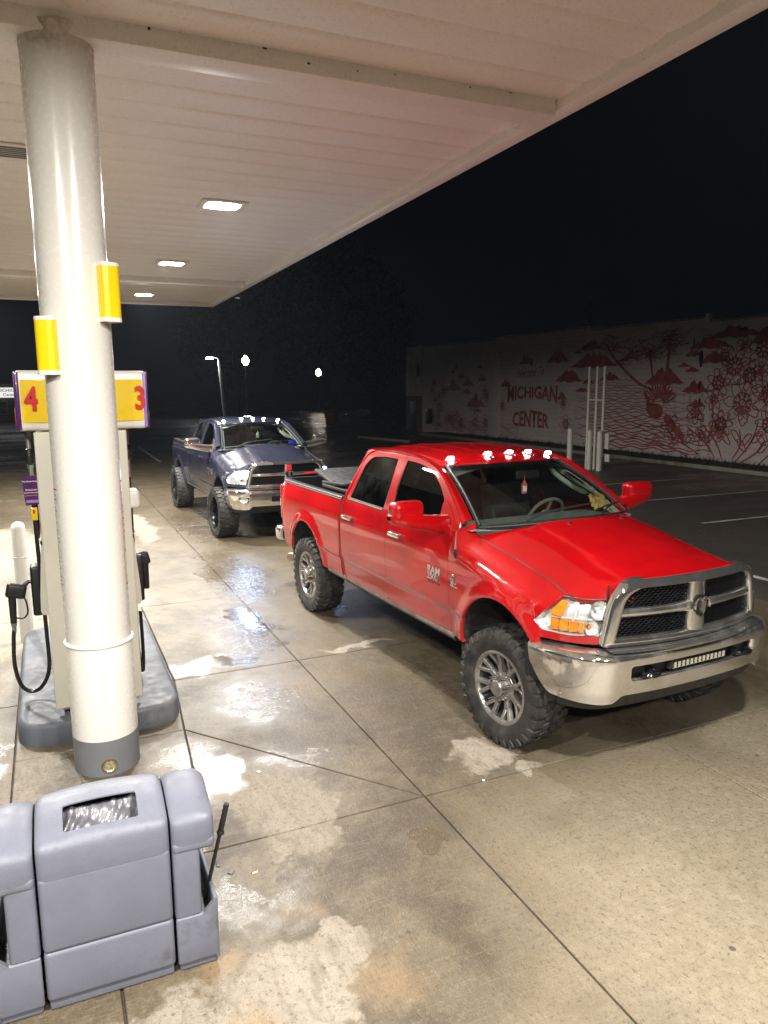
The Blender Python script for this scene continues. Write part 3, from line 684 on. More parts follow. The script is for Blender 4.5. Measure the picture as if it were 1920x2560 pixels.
def tyre_mesh(Rt, w, rim_r, seed=0):
    m = MB(); h = w/2; rr = Rt-0.016
    prof = [(rim_r-0.01, -h*0.72), (rim_r+0.004, -h*0.80), (rim_r+0.03, -h*0.90), (rim_r+0.07, -h*0.985), (rr-0.085, -h), (rr-0.045, -h*0.985), (rr-0.018, -h*0.94), (rr-0.004, -h*0.85), (rr, -h*0.6), (rr+0.002, 0)]
    full = prof+[(r_, -z) for r_, z in prof[-2::-1]]
    m.lathe(full, 72)
    n = 30
    def blk(a0, a1, z0, z1, r0, r1, skew=0.0, taper=0.0):
        p = []
        for rad, tp in ((r0, 0), (r1, taper)):
            for a, z in ((a0+tp, z0), (a1-tp, z0), (a1-tp+skew, z1), (a0+tp+skew, z1)):
                p.append((rad*math.cos(a), rad*math.sin(a), z))
        m.hexa(p)
    st = 2*PI/n
    for i in range(n):
        a = i*st
        for s in (-1, 1):
            off = 0 if s < 0 else st/2
            L = 0.35 if i % 2 else 0.52
            # shoulder lug wrapping on to the sidewall
            A0 = a+off; A1 = A0+st*0.66; zz0, zz1 = s*h*0.50, s*h*0.93
            pr = [(rr-0.006, zz0, Rt-0.001, zz0), (rr-0.006, zz1, Rt-0.006, s*h*0.90)]
            p = []
            for aa in (A0, A1):
                p.append((aa, pr))
            def pt(aa, r_, z): return (r_*math.cos(aa), r_*math.sin(aa), z)
            m.hexa([pt(A0, rr-0.01, zz0), pt(A1, rr-0.01, zz0), pt(A1, rr-0.02, s*h*0.955), pt(A0, rr-0.02, s*h*0.955),
                    pt(A0+0.008, Rt, zz0), pt(A1-0.008, Rt, zz0), pt(A1-0.008, Rt-0.007, s*h*0.93), pt(A0+0.008, Rt-0.007, s*h*0.93)])
            m.hexa([pt(A0, rr-0.012, s*h*0.94), pt(A1, rr-0.012, s*h*0.94), pt(A1-0.03, rr-0.03-0.045*L, s*h*0.985), pt(A0+0.03, rr-0.03-0.045*L, s*h*0.985),
                    pt(A0+0.008, Rt-0.008, s*h*0.955), pt(A1-0.008, Rt-0.008, s*h*0.955), pt(A1-0.035, rr-0.032-0.045*L, s*h*1.035), pt(A0+0.035, rr-0.032-0.045*L, s*h*1.035)])
            # centre blocks
            blk(a+off+st*0.25, a+off+st*0.25+st*0.62, s*h*0.06, s*h*0.44, rr-0.008, Rt-0.001, st*0.22, 0.008)
    return m.mesh('tyre', 32)
def rim_meshes(rr, w, style):
    out = {}; h = w/2
    b = MB().lathe([(rr+0.012, -h*0.80), (rr+0.014, -h*0.84), (rr+0.004, -h*0.86), (rr-0.008, -h*0.82), (rr-0.020, -h*0.60), (rr-0.030, h*0.1), (rr-0.035, h*0.8)], 56)
    out['rim_barrel'] = b.mesh('rim_barrel', 40)
    s = MB()
    if style == 'spoke':
        n = 8; zf = -h*0.62
        for i in range(n):
            a = 2*PI*i/n+0.2; Q = Matrix.Rotation(a, 4, 'Z')
            def P(r_, t, z): v = Q @ Vector((r_, t, z)); return tuple(v)
            for sg in (-1, 1):     # fork
                s.hexa([P(rr*0.62, 0.0, zf+0.040), P(rr*0.60, sg*0.030, zf+0.040), P(rr-0.020, sg*0.066, zf+0.010), P(rr-0.014, sg*0.030, zf+0.010),
                        P(rr*0.66, 0.0, zf+0.004), P(rr*0.60, sg*0.026, zf+0.010), P(rr-0.020, sg*0.062, zf-0.026), P(rr-0.014, sg*0.034, zf-0.032)])
            s.hexa([P(0.060, -0.026, zf+0.055), P(rr*0.64, -0.030, zf+0.040), P(rr*0.64, 0.030, zf+0.040), P(0.060, 0.026, zf+0.055),
                    P(0.060, -0.018, zf+0.016), P(rr*0.64, -0.022, zf+0.002), P(rr*0.64, 0.022, zf+0.002), P(0.060, 0.018, zf+0.016)])
        s.lathe([(0.115, zf+0.05), (0.112, zf+0.012), (0.085, zf+0.004), (0.05, zf+0.004)], 32)
        out['spokes'] = s.mesh('spokes', 30, 0.003, 1)
        out['hub_cap'] = MB().lathe([(0.064, zf+0.01), (0.062, zf-0.055), (0.054, zf-0.064), (0.02, zf-0.068), (0.001, zf-0.068)], 32).mesh('hub_cap', 35)
        g = MB(); 
        for i in range(8):
            a = 2*PI*i/8+0.1; Q = Matrix.Translation((0.088*math.cos(a), 0.088*math.sin(a), zf))
            g.lathe([(0.013, 0.01), (0.013, -0.02), (0.0085, -0.026), (0.0065, -0.05), (0.002, -0.100), (0.0001, -0.101)], 10, Q)
        out['lug_nuts'] = g.mesh('lug_nuts', 40)
    else:
        zf = -h*0.05; n = 8
        for i in range(n):
            a = 2*PI*i/n; Q = Matrix.Rotation(a, 4, 'Z')
            def P(r_, t, z): v = Q @ Vector((r_, t, z)); return tuple(v)
            s.hexa([P(0.06, -0.03, zf+0.03), P(rr-0.03, -0.045, zf), P(rr-0.03, 0.045, zf), P(0.06, 0.03, zf+0.03),
                    P(0.06, -0.02, zf-0.01), P(rr-0.03, -0.03, zf-0.04), P(rr-0.03, 0.03, zf-0.04), P(0.06, 0.02, zf-0.01)])
        s.lathe([(0.115, zf+0.05), (0.112, zf-0.012), (0.02, zf-0.02), (0.001, zf-0.02)], 32)
        out['spokes'] = s.mesh('spokes', 30, 0.003, 1)
    rl = MB().lathe([(rr+0.013, -h*0.80), (rr+0.015, -h*0.85), (rr+0.004, -h*0.875), (rr-0.010, -h*0.84), (rr-0.016, -h*0.74), (rr-0.018, -h*0.70)], 56); out['rim_lip'] = rl.mesh('rim_lip', 40)
    d = MB().lathe([(0.05, h*0.18), (0.165, h*0.18), (0.165, h*0.30), (0.05, h*0.30)], 40); out['brake_disc'] = d.mesh('brake_disc', 35)
    return out
_wheel_cache = {}
def wheel(truck, x, y, Rt, w, rr, style, steer=0.0, right=True):
    key = (Rt, w, rr, style)
    if key not in _wheel_cache: _wheel_cache[key] = (tyre_mesh(Rt, w, rr), rim_meshes(rr, w, style))
    ty, rm = _wheel_cache[key]
    e = empty('wheel', (x, y, Rt-0.006), 0, parent=truck)
    e.rotation_euler = (R(-90) if right else R(90), 0, 0)
    # local -z is the outer face: right side -> world -y
    e.rotation_mode = 'QUATERNION'
    q = Matrix.Rotation(steer, 3, 'Z') @ (Matrix.Rotation(R(-90), 3, 'X') if right else Matrix.Rotation(R(90), 3, 'X')) @ Matrix.Rotation(random.random()*6, 3, 'Z')
    e.rotation_quaternion = q.to_quaternion()
    link('tyre', ty, M['tyre'], e)
    for k, me in rm.items():
        mt = {'rim_barrel': 'rimdark', 'spokes': 'alloy', 'hub_cap': 'alloy', 'rim_lip': 'alloy', 'lug_nuts': 'chrome_clean', 'brake_disc': 'steelgrey'}[k]
        if style != 'spoke': mt = {'brake_disc': 'steelgrey'}.get(k, 'alloy_dark')
        link(k, me, M[mt], e)
    return e
def badge(parent, name, txt, size, at, mat, sx=1.0, depth=0.004, bold=0.0, shear=0.0):
    me = text_mesh(txt, size, depth, bold, 'LEFT', sx, shear)
    # on the right-hand side (-y), reading towards the rear as seen from outside: +x is to the viewer's right
    x0, z0 = at
    for v in me.vertices:
        px = x0+v.co.x; pz = z0+v.co.y; s = Fside(px, pz); v.co = Vector((px, -(s.y+v.co.z+0.002), pz))
    o = link(name, me, mat, parent); return o
def loft(name, rows, mat, parent, mirror=False, smooth=50, close=False):
    n = len(rows[0]); m = MB()
    for r_ in rows: m.v += [tuple(p) if not mirror else (p[0], -p[1], p[2]) for p in r_]
    for i in range(len(rows)-1):
        for j in range(n if close else n-1):
            k = (j+1) % n; m.f.append((i*n+j, i*n+k, (i+1)*n+k, (i+1)*n+j))
    return m.build(name, mat, parent, smooth)
def side(name, outer, holes, F, mat, T, du=0.07, dv=0.035, rim=0.03, parents=None):
    """one on each side of the truck"""
    res = []
    for mir in (True, False):        # first the right-hand side (-y)
        res.append(panel(name, outer, holes, F, du, dv, mat, T, rim, mir, lambda p: Vector((0.15, 1, 0.1))))
    return res

def make_truck(name, T, cfg):
    pm = M[cfg['paint']]; ch = M['chrome']; lift = cfg['lift']
    B = T      # every part hangs straight under the truck; body parts are built at z + lift
    made = []
    before = set(o.name for o in bpy.data.objects)
    # ---------------- side panels
    fdoor = [(-0.695,0.648),(-0.700,0.95),(-0.712,1.24),(-0.700,1.36),(-0.668,1.50),(-0.690,1.578),(-0.80,1.655),(-0.98,1.77),(-1.14,1.862),(-1.29,1.925),(-1.45,1.962),(-1.66,1.984),(-1.862,1.990),(-1.842,1.70),(-1.826,1.476),(-1.812,1.14),(-1.800,0.628)]
    fdoor = fillet(fdoor, [0.03,0.05,0.05,0.05,0.02,0.03]+[0.04]*6+[0.02,0.05,0.02,0.02,0.03], 3)
    fwin = fillet([(-0.965,1.545),(-0.998,1.69),(-1.12,1.79),(-1.27,1.872),(-1.45,1.925),(-1.62,1.944),(-1.826,1.950),(-1.842,1.72),(-1.850,1.497)], [0.01,0.03,0.05,0.08,0.09,0.05,0.02,0.02,0.01], 5)
    rdoor = [(-1.806,0.628),(-1.818,1.14),(-1.832,1.476),(-1.848,1.70),(-1.868,1.990),(-2.2,1.996),(-2.52,1.982),(-2.635,1.945),(-2.700,1.86),(-2.775,1.60),(-2.812,1.44),(-2.838,1.20),(-2.830,0.95),(-2.790,0.74),(-2.768,0.628)]
    rdoor = fillet(rdoor, [0.03,0.02,0.02,0.03,0.02,0.05,0.06,0.06,0.08,0.06,0.06,0.06,0.06,0.05,0.03], 3)
    rwin = fillet([(-1.962,1.484),(-1.975,1.70),(-2.000,1.948),(-2.25,1.950),(-2.52,1.930),(-2.632,1.845),(-2.735,1.490)], [0.01,0.02,0.03,0.05,0.09,0.12,0.03], 6)
    df = side('front_door', fdoor, [fwin], Fside, pm, T)
    dr = side('rear_door', rdoor, [rwin], Fside, pm, T)
    def Fin(u, z): p = Fside(u, z); return p+Vector((0, -0.014, 0))
    grow = lambda poly, d: [((p[0]-sum(q[0] for q in poly)/len(poly))*(1+d)+sum(q[0] for q in poly)/len(poly), (p[1]-sum(q[1] for q in poly)/len(poly))*(1+d)+sum(q[1] for q in poly)/len(poly)) for p in poly]
    for d, o in zip(df, side('window_pane', grow(fwin, 0.02), [], Fin, M['tint2'], T, 0.2, 0.08, 0)): o.parent = d
    for d, o in zip(dr, side('window_pane', grow(rwin, 0.02), [], Fin, M['tint'], T, 0.2, 0.08, 0)): o.parent = d
    # window seals and bright belt strips
    for d_, win, belt in ((df, fwin, None), (dr, rwin, None)):
        for k, mir in ((0, -1), (1, 1)):
            q = MB(); pts = [Fin(p[0], p[1])+Vector((0, 0.006, 0)) for p in win]
            q.tube([(p.x, p.y*mir, p.z) for p in pts], 0.007, 5, closed=True); q.build('window_seal', M['rubber'], d_[k])
    for x0, x1, z0, z1, d_ in ((-1.972,-2.742,1.478,1.482,dr), (-0.97,-1.846,1.534,1.490,df)):
        for k, mir in ((0, -1), (1, 1)):
            q = MB(); pts = []
            for i in range(9):
                x = x0+(x1-x0)*i/8; z = z0+(z1-z0)*i/8; p = Fside(x, z); pts.append((x, (p.y+0.003)*mir, z))
            q.tube(pts, 0.0085, 6); q.build('belt_strip', M['chrome_clean'] if d_ is dr else M['black_gloss'], d_[k])
    # door handles
    for x0, d_ in ((-1.60, df), (-2.64, dr)):
        for k, mir in ((0, -1), (1, 1)):
            s = Fside(x0, 1.30); q = MB()
            q.rbox((x0, (s.y+0.034)*mir, 1.302), (0.205, 0.020, 0.042), 0.0095, 3)
            q.rbox((x0-0.075, (s.y+0.016)*mir, 1.302), (0.045, 0.04, 0.040), 0.008, 2); q.rbox((x0+0.075, (s.y+0.016)*mir, 1.302), (0.045, 0.04, 0.040), 0.008, 2)
            q.build('door_handle', ch if cfg['chrome_handles'] else pm, d_[k])
    # front fender
    fend = [(-0.690,0.628),(-0.49,0.628)] + arc(-0.03,0.60,0.50,176,28,26)[0:] + [(0.425,0.925),(0.425,0.952),(0.62,0.950),(0.80,0.948),(0.875,0.948),(0.935,0.948),(0.930,1.000),(0.62,0.992),(0.425,1.000),(0.372,1.060),(0.455,1.150),(0.535,1.240),(0.61,1.250),(0.640,1.246)] \
        + [(0.5,1.268),(0.35,1.298),(0.2,1.328),(0.0,1.366),(-0.2,1.399),(-0.4,1.433),(-0.54,1.462),(-0.60,1.498),(-0.640,1.545),(-0.660,1.53),(-0.663,1.50),(-0.692,1.36),(-0.706,1.24),(-0.694,0.95)]
    side('front_fender', fend, [], Ffend, pm, T, 0.045, 0.03, 0.035)
    # bed side
    bed = [(-2.872,0.628)] + [(-3.32,0.628)] + arc(-3.85,0.58,0.50,8,172,26) + [(-4.345,0.645),(-4.62,0.66),(-4.85,0.78),(-4.875,0.80),(-4.875,1.40),(-4.865,1.452),(-4.80,1.462),(-2.895,1.462),(-2.895,1.20),(-2.888,0.90)]
    def Fbed(u, z):
        p = Fside(u, z); k = sstep(-4.55, -4.875, u); p.y -= 0.075*k*k; return p
    beds = side('bed_side', bed, [], Fbed, pm, T, 0.07, 0.03, 0.035)
    # ---------------- A pillar, roof rail and C pillar in one band on each side
    low = [(-0.640,1.548),(-0.690,1.586),(-0.80,1.663),(-0.98,1.778),(-1.14,1.870),(-1.29,1.933),(-1.45,1.970),(-1.66,1.992),(-1.866,1.998),(-2.2,2.004),(-2.52,1.990),(-2.642,1.953),(-2.708,1.866),(-2.783,1.605),(-2.820,1.44),(-2.846,1.20),(-2.838,0.95),(-2.80,0.74),(-2.776,0.62)]
    up = []
    for (u, z) in low:
        if u > -1.30:
            t = min(1.0, max(0.0, (u+0.585)/(-1.352+0.585))) if u < -0.6 else 0.0
            p = Fws(1.0, t)+Vector((0, 0.012, 0.004))
        elif u > -2.55:
            p = Froof(u if u < -1.352 else -1.352, 0.665); p = Vector((p.x, 0.668, p.z-0.002))
        else: p = None
        up.append(p)
    low3 = [Fside(u, z) for u, z in low]
    up[11] = Vector((-2.745, 0.668, 1.985)); up[12] = Vector((-2.815, 0.70, 1.875))
    for i in range(13, len(low)): up[i] = low3[i]+Vector((-0.040, -0.012, 0))
    up[13] = low3[13]+Vector((-0.062, -0.02, 0.005)); up[14] = low3[14]+Vector((-0.045, -0.012, 0))
    rows = []
    A = [spline([Vector(p) for p in low3], 4), spline([Vector(p) for p in up], 4)]
    for t in (0.0, 0.25, 0.5, 0.75, 1.0):
        r_ = []
        for a, b in zip(*A):
            p = a.lerp(b, t); p += Vector((0.10, 0.75, 0.6)).normalized()*0.018*math.sin(PI*t); r_.append(p)
        rows.append(r_)
    rows = [[p+Vector((0, -0.03, 0)) for p in rows[0]]]+rows
    for mir in (True, False): loft('cab_pillar', rows, pm, T, mir)
    # ---------------- hood
    half = [(xwsb(a)+0.015, a) for a in [0.08*i for i in range(10)]]+[(-0.56, 0.793)]
    half += [(p.x, p.y-0.003) for p in _FE[1:]] + [(p.x, p.y) for p in _FT[:1:-1]] + [(xfront(y), y) for y in (0.605,0.59,0.572,0.555,0.53,0.50,0.42,0.3,0.2,0.1,0.0)]
    hood = half + [(x, -y) for x, y in half[-2:0:-1]]
    hd = panel('hood', hood, [], Fhood, 0.045, 0.05, pm, T, 0.03, False, lambda p: Vector((0, 0, 1)))
    for s in (-1, 1):
        q = MB(); p = Fhood(-0.10, 0.27*s); q.rbox(p+Vector((0, 0, 0.006)), (0.03, 0.02, 0.016), 0.004); q.build('washer_nozzle', M['black'], hd)
    for sg in (-1, 1):
        pts = [Vector((p.x, p.y*sg, max(p.z, Fhood(p.x, p.y-0.003).z)+0.0015)) for p in _FE]
        q = MB(); q.tube(pts, 0.0045, 5); q.build('hood_seam', M['black'], hd)
        pts = [Vector((p.x, p.y*sg, p.z+0.003)) for p in _FT[:2:-1]]; q = MB(); q.tube(pts, 0.005, 5); q.build('hood_seam', M['black'], hd)
    # cowl
    q = MB(); q.grid(lambda a, b: Vector((xwsb(abs(b*2-1)*0.79)+0.02-0.09*a, (b*2-1)*0.79, 1.592-0.075*abs(b*2-1)**2-0.02+0.004*a)), 2, 20); q.build('cowl', M['black'], T)
    # ---------------- roof + windscreen + back
    rf = [(-1.088-0.265*(a/0.635)**2.1, a) for a in (0,0.1,0.2,0.3,0.4,0.5,0.58,0.635)] + [(-1.40,0.655),(-1.6,0.660),(-2.5,0.660),(-2.70,0.640),(-2.79,0.56),(-2.82,0.4),(-2.83,0.2),(-2.83,0)]
    rf = rf + [(x, -y) for x, y in rf[-2:0:-1]]
    roof = panel('roof', rf, [], Froof, 0.07, 0.03, pm, T, 0.03, False, lambda p: Vector((0, 0, 1)))
    q = MB(); q.grid(lambda a, b: Fws((b*2-1)*0.985, 0.015+0.975*a), 12, 24)
    wsd = q.build('windscreen', M['win'], T, 80)
    for s in (-1, 1):
        q = MB(); q.tube([Fws(0.975*s, t/14)+Vector((0.006, 0, 0.004)) for t in range(15)], 0.014, 6); q.build('screen_seal', M['rubber'], wsd)
    q = MB(); q.tube([Fws((b/10-1)*0.93, 0.006)+Vector((0.004, 0, 0.000)) for b in range(21)], 0.010, 6); q.build('screen_seal', M['rubber'], wsd)
    q = MB(); q.grid(lambda a, b: Fws((b*2-1)*0.975, 0.90+0.085*a)+Vector((-0.004, 0, -0.006)), 2, 20); q.build('sun_band', M['black_gloss'], wsd, 60)
    # wipers
    for y0, y1, t1 in ((-0.52, 0.10, 0.13), (0.10, 0.66, 0.11)):
        q = MB(); a = ws_bot(y0/0.8)+Vector((0.02, 0, 0.02)); s1 = y1/0.8
        b = Fws(s1*0.93, t1)+Vector((0.02, 0, 0.03)); mid = a.lerp(b, 0.45)+Vector((0.01, 0, 0.022))
        q.tube([a, a.lerp(mid, .6)+Vector((0, 0, .012)), mid], [0.010, 0.008, 0.006], 6); q.tube([mid, b], 0.006, 5)
        c0 = Fws(y0/0.8*0.9, t1*0.55)+Vector((0.014, 0, 0.016)); q.tube([c0, c0.lerp(b, 0.5)+Vector((0.008, 0, 0.006)), b], 0.0075, 5)
        q.build('wiper', M['black'], wsd)
    # back of the cab
    q = MB(); W = [(0.90,0.62),(0.93,1.20),(0.90,1.45)]
    q.add([(-2.875,-0.92,0.60),(-2.875,0.92,0.60),(-2.875,0.92,1.42),(-2.875,-0.92,1.42),(-2.872,-0.86,1.52),(-2.872,0.86,1.52)], [(0,1,2,3),(3,2,5,4)])
    q.add([(-2.872,-0.86,1.52),(-2.872,-0.70,1.52),(-2.835,-0.62,1.90),(-2.835,-0.70,1.90)], [(0,1,2,3)]); q.add([(-2.872,0.86,1.52),(-2.872,0.70,1.52),(-2.835,0.62,1.90),(-2.835,0.70,1.90)], [(0,1,2,3)])
    q.add([(-2.835,-0.70,1.90),(-2.835,0.70,1.90),(-2.815,0.62,1.99),(-2.815,-0.62,1.99)], [(0,1,2,3)]); q.build('cab_back', pm, T)
    MB().add([(-2.872,-0.70,1.52),(-2.872,0.70,1.52),(-2.835,0.62,1.90),(-2.835,-0.62,1.90)], [(0,1,2,3)]).build('rear_window', M['tint'], T)
    # roof marker lamps
    for y, x, z in ((-0.55,-1.37,2.020),(-0.225,-1.262,2.024),(0,-1.245,2.026),(0.225,-1.262,2.024),(0.55,-1.37,2.020)):
        z = Froof(x, y).z
        q = MB(); q.lathe([(0.046, 0.0), (0.044, 0.008), (0.040, 0.012)], 20, Matrix.Translation((x, y, z)) @ Matrix.Rotation(R(14), 4, 'Y') @ Matrix.Diagonal((1.5, 1, 1, 1)))
        mk = q.build('roof_marker', M['black'] if cfg['paint'] != 'red' else M['chrome_clean'], T)
        q = MB()
        def dome(a, b): 
            t = b*2*PI; f = (a*0.5*PI); r0 = 0.042*math.cos(f); h = 0.040*math.sin(f)
            k = 1.0+0.55*(math.cos(t) < 0)
            return Vector((x+r0*math.cos(t)*k, y+r0*math.sin(t), z+0.006+h-(0.25*r0*math.cos(t))))
        q.grid(dome, 6, 20); q.build('marker_lens', M['lens'], mk, 60)
        MB().rbox((x+0.005, y, z+0.022), (0.046, 0.048, 0.026), 0.010).build('marker_bulb', M['marker'], mk)
    # ---------------- grille
    gr = empty('grille', (0, 0, 0), 0, parent=T)
    def rr_poly(wt, wb, zt, zb, rt, rb, n=7):
        pl_ = fillet([(-wb, zb), (wb, zb), (wt, zt), (-wt, zt)], [rb, rb, rt, rt], n); return pl_
    outer = rr_poly(0.655, 0.738, 1.384, 0.940, 0.19, 0.03); inner = rr_poly(0.578, 0.648, 1.322, 0.998, 0.13, 0.03)
    # subdivide both loops alike
    def sub(lp, k=6):
        o = []
        for i in range(len(lp)):
            a, b = lp[i], lp[(i+1) % len(lp)]; L = math.hypot(a[0]-b[0], a[1]-b[1]); kk = k if L > 0.3 else 1
            for j in range(kk): t = j/kk; o.append((a[0]+(b[0]-a[0])*t, a[1]+(b[1]-a[1])*t))
        return o
    oo, ii = sub(outer), sub(inner); rows = []
    for t, d in ((0, -0.055), (0.0, -0.016), (0.03, -0.004), (0.10, 0.002), (0.50, 0.008), (0.82, 0.005), (0.94, -0.006), (1.0, -0.03), (1.0, -0.075)):
        rows.append([Vector((gx(a[0]+(b[0]-a[0])*t, a[1]+(b[1]-a[1])*t)+d, a[0]+(b[0]-a[0])*t, a[1]+(b[1]-a[1])*t)) for a, b in zip(oo, ii)])
    loft('grille_surround', rows, ch, gr, False, 60, True)
    def bar(pts, hw, axis):     # rounded bar along pts (y,z)
        rows = []
        for o, d in ((-1.0, -0.06), (-1.0, -0.022), (-0.80, -0.004), (-0.4, 0.004), (0.4, 0.004), (0.80, -0.004), (1.0, -0.022), (1.0, -0.06)):
            rows.append([Vector((gx(y, z)-0.010+d, y+(o*hw(y, z) if axis == 'z' else 0), z+(o*hw(y, z) if axis == 'y' else 0))) for y, z in pts])
        return rows
    loft('grille_bar', bar([(-0.62+i*0.062, 1.160) for i in range(21)], lambda y, z: 0.029+0.012*sstep(0.16, 0.06, abs(y)), 'y'), ch, gr, False, 60)
    loft('grille_post', [[p+Vector((0.006, 0, 0)) for p in r_] for r_ in bar([(0, 0.985+i*0.0345) for i in range(11)], lambda y, z: 0.080-0.010*sstep(1.0, 1.28, z), 'z')], ch, gr, False, 60)
    if cfg['grille_red']:
        MB().rbox((gx(0, 1.23)+0.003, 0, 1.270), (0.012, 0.10, 0.085), 0.005).build('grille_panel', M['redlit'], gr)
        q = MB(); q.rbox((gx(0.35, 1.14)-0.003, 0.35, 1.160), (0.012, 0.42, 0.03), 0.004); q.build('grille_panel', M['redlit'], gr)
    for sg in (-1, 1):      # painted corner behind the surround
        q = MB(); q.grid(lambda a, b: Vector((0.800-0.070*b, (0.50+0.15*b)*sg, 1.370-0.150*a-0.03*b)), 3, 4); q.build('header_corner', pm, T)
    # black honeycomb: wavy ribbons
    MB().grid(lambda a, b: Vector((gx((b*2-1)*0.66, 1.1)-0.085, (b*2-1)*0.66, 0.97+0.37*a)), 2, 20).build('grille_backing', M['black'], gr)
    for y0, y1, za, zb in ((-0.60,-0.08,1.190,1.326),(0.08,0.60,1.190,1.326),(-0.64,-0.08,1.000,1.132),(0.08,0.64,1.000,1.132)):
        q = MB(); nr = 8; ns = 60
        for r_ in range(nr):
            zc = za+(zb-za)*(r_+0.5)/nr; ph = 0 if r_ % 2 else PI
            top = []; base = len(q.v)
            for i in range(ns+1):
                y = y0+(y1-y0)*i/ns; w = 0.0032+0.0030*max(0, math.sin(y*150+ph))
                zz = zc+0.0042*math.sin(y*150+ph); x = gx(y, zz)-0.040
                q.v += [(x, y, zz-w), (x+0.004, y, zz), (x, y, zz+w), (x-0.03, y, zz)]
            for i in range(ns):
                for k in range(4): a = base+i*4+k; b = base+i*4+(k+1) % 4; q.f.append((a, b, b+4, a+4))
        q.build('grille_mesh', M['black_gloss'], gr, 40)
    # ram-head emblem on the grille post
    ex = gx(0, 1.14)+0.014; ez = 1.168
    MB().prism(fillet([(-0.062,0.042),(-0.054,-0.036),(0,-0.086),(0.054,-0.036),(0.062,0.042),(0.036,0.066),(-0.036,0.066)][::-1], 0.012, 3), 0, 0.010, basis((ex-0.006, 0, ez), (0,1,0), (0,0,1), (1,0,0))).build('emblem_shield', M['black_gloss'], gr, 30, 0.002)
    q = MB(); Q = basis((ex+0.004, 0, ez), (0,1,0), (0,0,1), (1,0,0)) @ Matrix.Scale(1.22, 4)
    q.prism(fillet([(-0.020,0.028),(-0.012,-0.030),(0,-0.052),(0.012,-0.030),(0.020,0.028)][::-1], 0.006, 3), 0, 0.014, Q)
    for s in (-1, 1):
        pts = [Q @ Vector((s*(0.008+0.030*(1-math.cos(a))*0.62+0.004*a), 0.030+0.018*math.sin(a*1.15)-0.007*a, 0.006)) for a in [k*0.42 for k in range(11)]]
        q.tube(pts, [0.013-0.0008*k for k in range(11)], 7)
    q.build('ram_head_emblem', M['chrome_clean'], gr, 40)
    # ---------------- headlamps
    hl = [(0.378,1.060),(0.430,1.004),(0.62,0.998),(0.925,1.003),(0.950,1.10),(0.975,1.226),(0.80,1.234),(0.66,1.240),(0.540,1.236),(0.455,1.146)]
    hlf = fillet(hl, 0.02, 3)
    def Fl(u, z): return Ffend(u, z)
    def Fl2(u, z): p, n = plan(u); q_ = Ffend(u, z); return q_-Vector((n.x, n.y, 0))*0.085
    lamps = side('headlamp', hlf, [], Fl2, M['reflector'], T, 0.05, 0.03, 0)
    for k, mir in ((0, True), (1, False)):
        o = panel('lens', hlf, [], Fl, 0.05, 0.03, M['lens'], lamps[k], 0.0, mir, lambda p: Vector((0.5, 0.5, 0)))
        sg = -1 if mir else 1
        loft('lamp_bezel', [[Vector((v_.x, v_.y*sg, v_.z)) for v_ in (Fl(*p_) if t_ == 0 else Fl(*p_).lerp(Fl2(*p_), t_) for p_ in hlf)] for t_ in (0.04, 0.5, 1.0)], M['reflector'], lamps[k], False, 40, True)
        def pt(u, z, d):
            p, n = plan(u); q_ = Ffend(u, z)-Vector((n.x, n.y, 0))*d; return Vector((q_.x, q_.y*sg, q_.z)), Vector((n.x, n.y*sg, 0))
        # bowls
        for u, z, r_, lit in ((0.80,1.172,0.062,True), (0.745,1.055,0.048,False)):
            p, n = pt(u, z, 0.066); nn = Vector((1, 0.15*sg, 0)).normalized(); w = nn.cross(Vector((0, 0, 1)))
            q = MB(); q.lathe([(0.010, 0.0), (r_*0.5, 0.010), (r_*0.82, 0.028), (r_, 0.052), (r_*1.04, 0.053)], 26, basis(p, w, (0,0,1), nn)); q.build('reflector_bowl', M['headglare'] if (lit and cfg['lit']) else M['reflector'], lamps[k], 50)
            q = MB(); q.lathe([(0.012, 0.0), (0.013, 0.026), (0.001, 0.032)], 14, basis(p+nn*0.006, w, (0,0,1), nn))
            q.build('bulb', M['headlamp'] if (lit and cfg['lit']) else (M['amber'] if not lit else M['reflector']), lamps[k], 50)
        if cfg['lit']:
            def Fw(u, z): p_, n_ = plan(u); q_ = Ffend(u, z); return q_-Vector((n_.x, n_.y, 0))*0.055
            panel('glare_panel', fillet([(0.60,1.09),(0.945,1.09),(0.960,1.218),(0.63,1.226)], 0.02, 3), [], Fw, 0.05, 0.03, M['headglare'], lamps[k], 0, mir, lambda p: Vector((0.5, 0.5, 0)))  # glowing sheet added inside the lamp to widen its glare
            p, n = pt(0.80, 1.168, 0.02); nn = Vector((1, 0.1*sg, -0.04)).normalized(); w = nn.cross(Vector((0, 0, 1)))
            MB().lathe([(0.066, 0), (0.055, 0.018), (0.001, 0.028)], 24, basis(p, w, (0,0,1), nn)).build('lit_projector', M['headlamp'], lamps[k], 50)
        # amber side reflector and amber turn-signal strip with ribs
        def Fa(u, z): p, n = plan(u); q_ = Ffend(u, z); return q_-Vector((n.x, n.y, 0))*0.022
        am = M['amber'] if cfg['paint'] == 'red' else M['reflector']
        panel('amber_marker', fillet([(0.470,1.120),(0.565,1.110),(0.600,1.205),(0.545,1.212)], 0.01, 2), [], Fa, 0.04, 0.03, am, lamps[k], 0.012, mir, lambda p: Vector((0.5, 0.5, 0)))
        for j in range(7):
            u0 = 0.49+j*0.033
            panel('amber_turn_lens', [(u0,1.020),(u0+0.0325,1.018),(u0+0.032,1.086),(u0+0.001,1.088)], [], (lambda u, z, j=j: Fa(u, z)-Vector((0.012*(j % 2), 0, 0))), 0.04, 0.03, am, lamps[k], 0.02, mir, lambda p: Vector((0.5, 0.5, 0)))
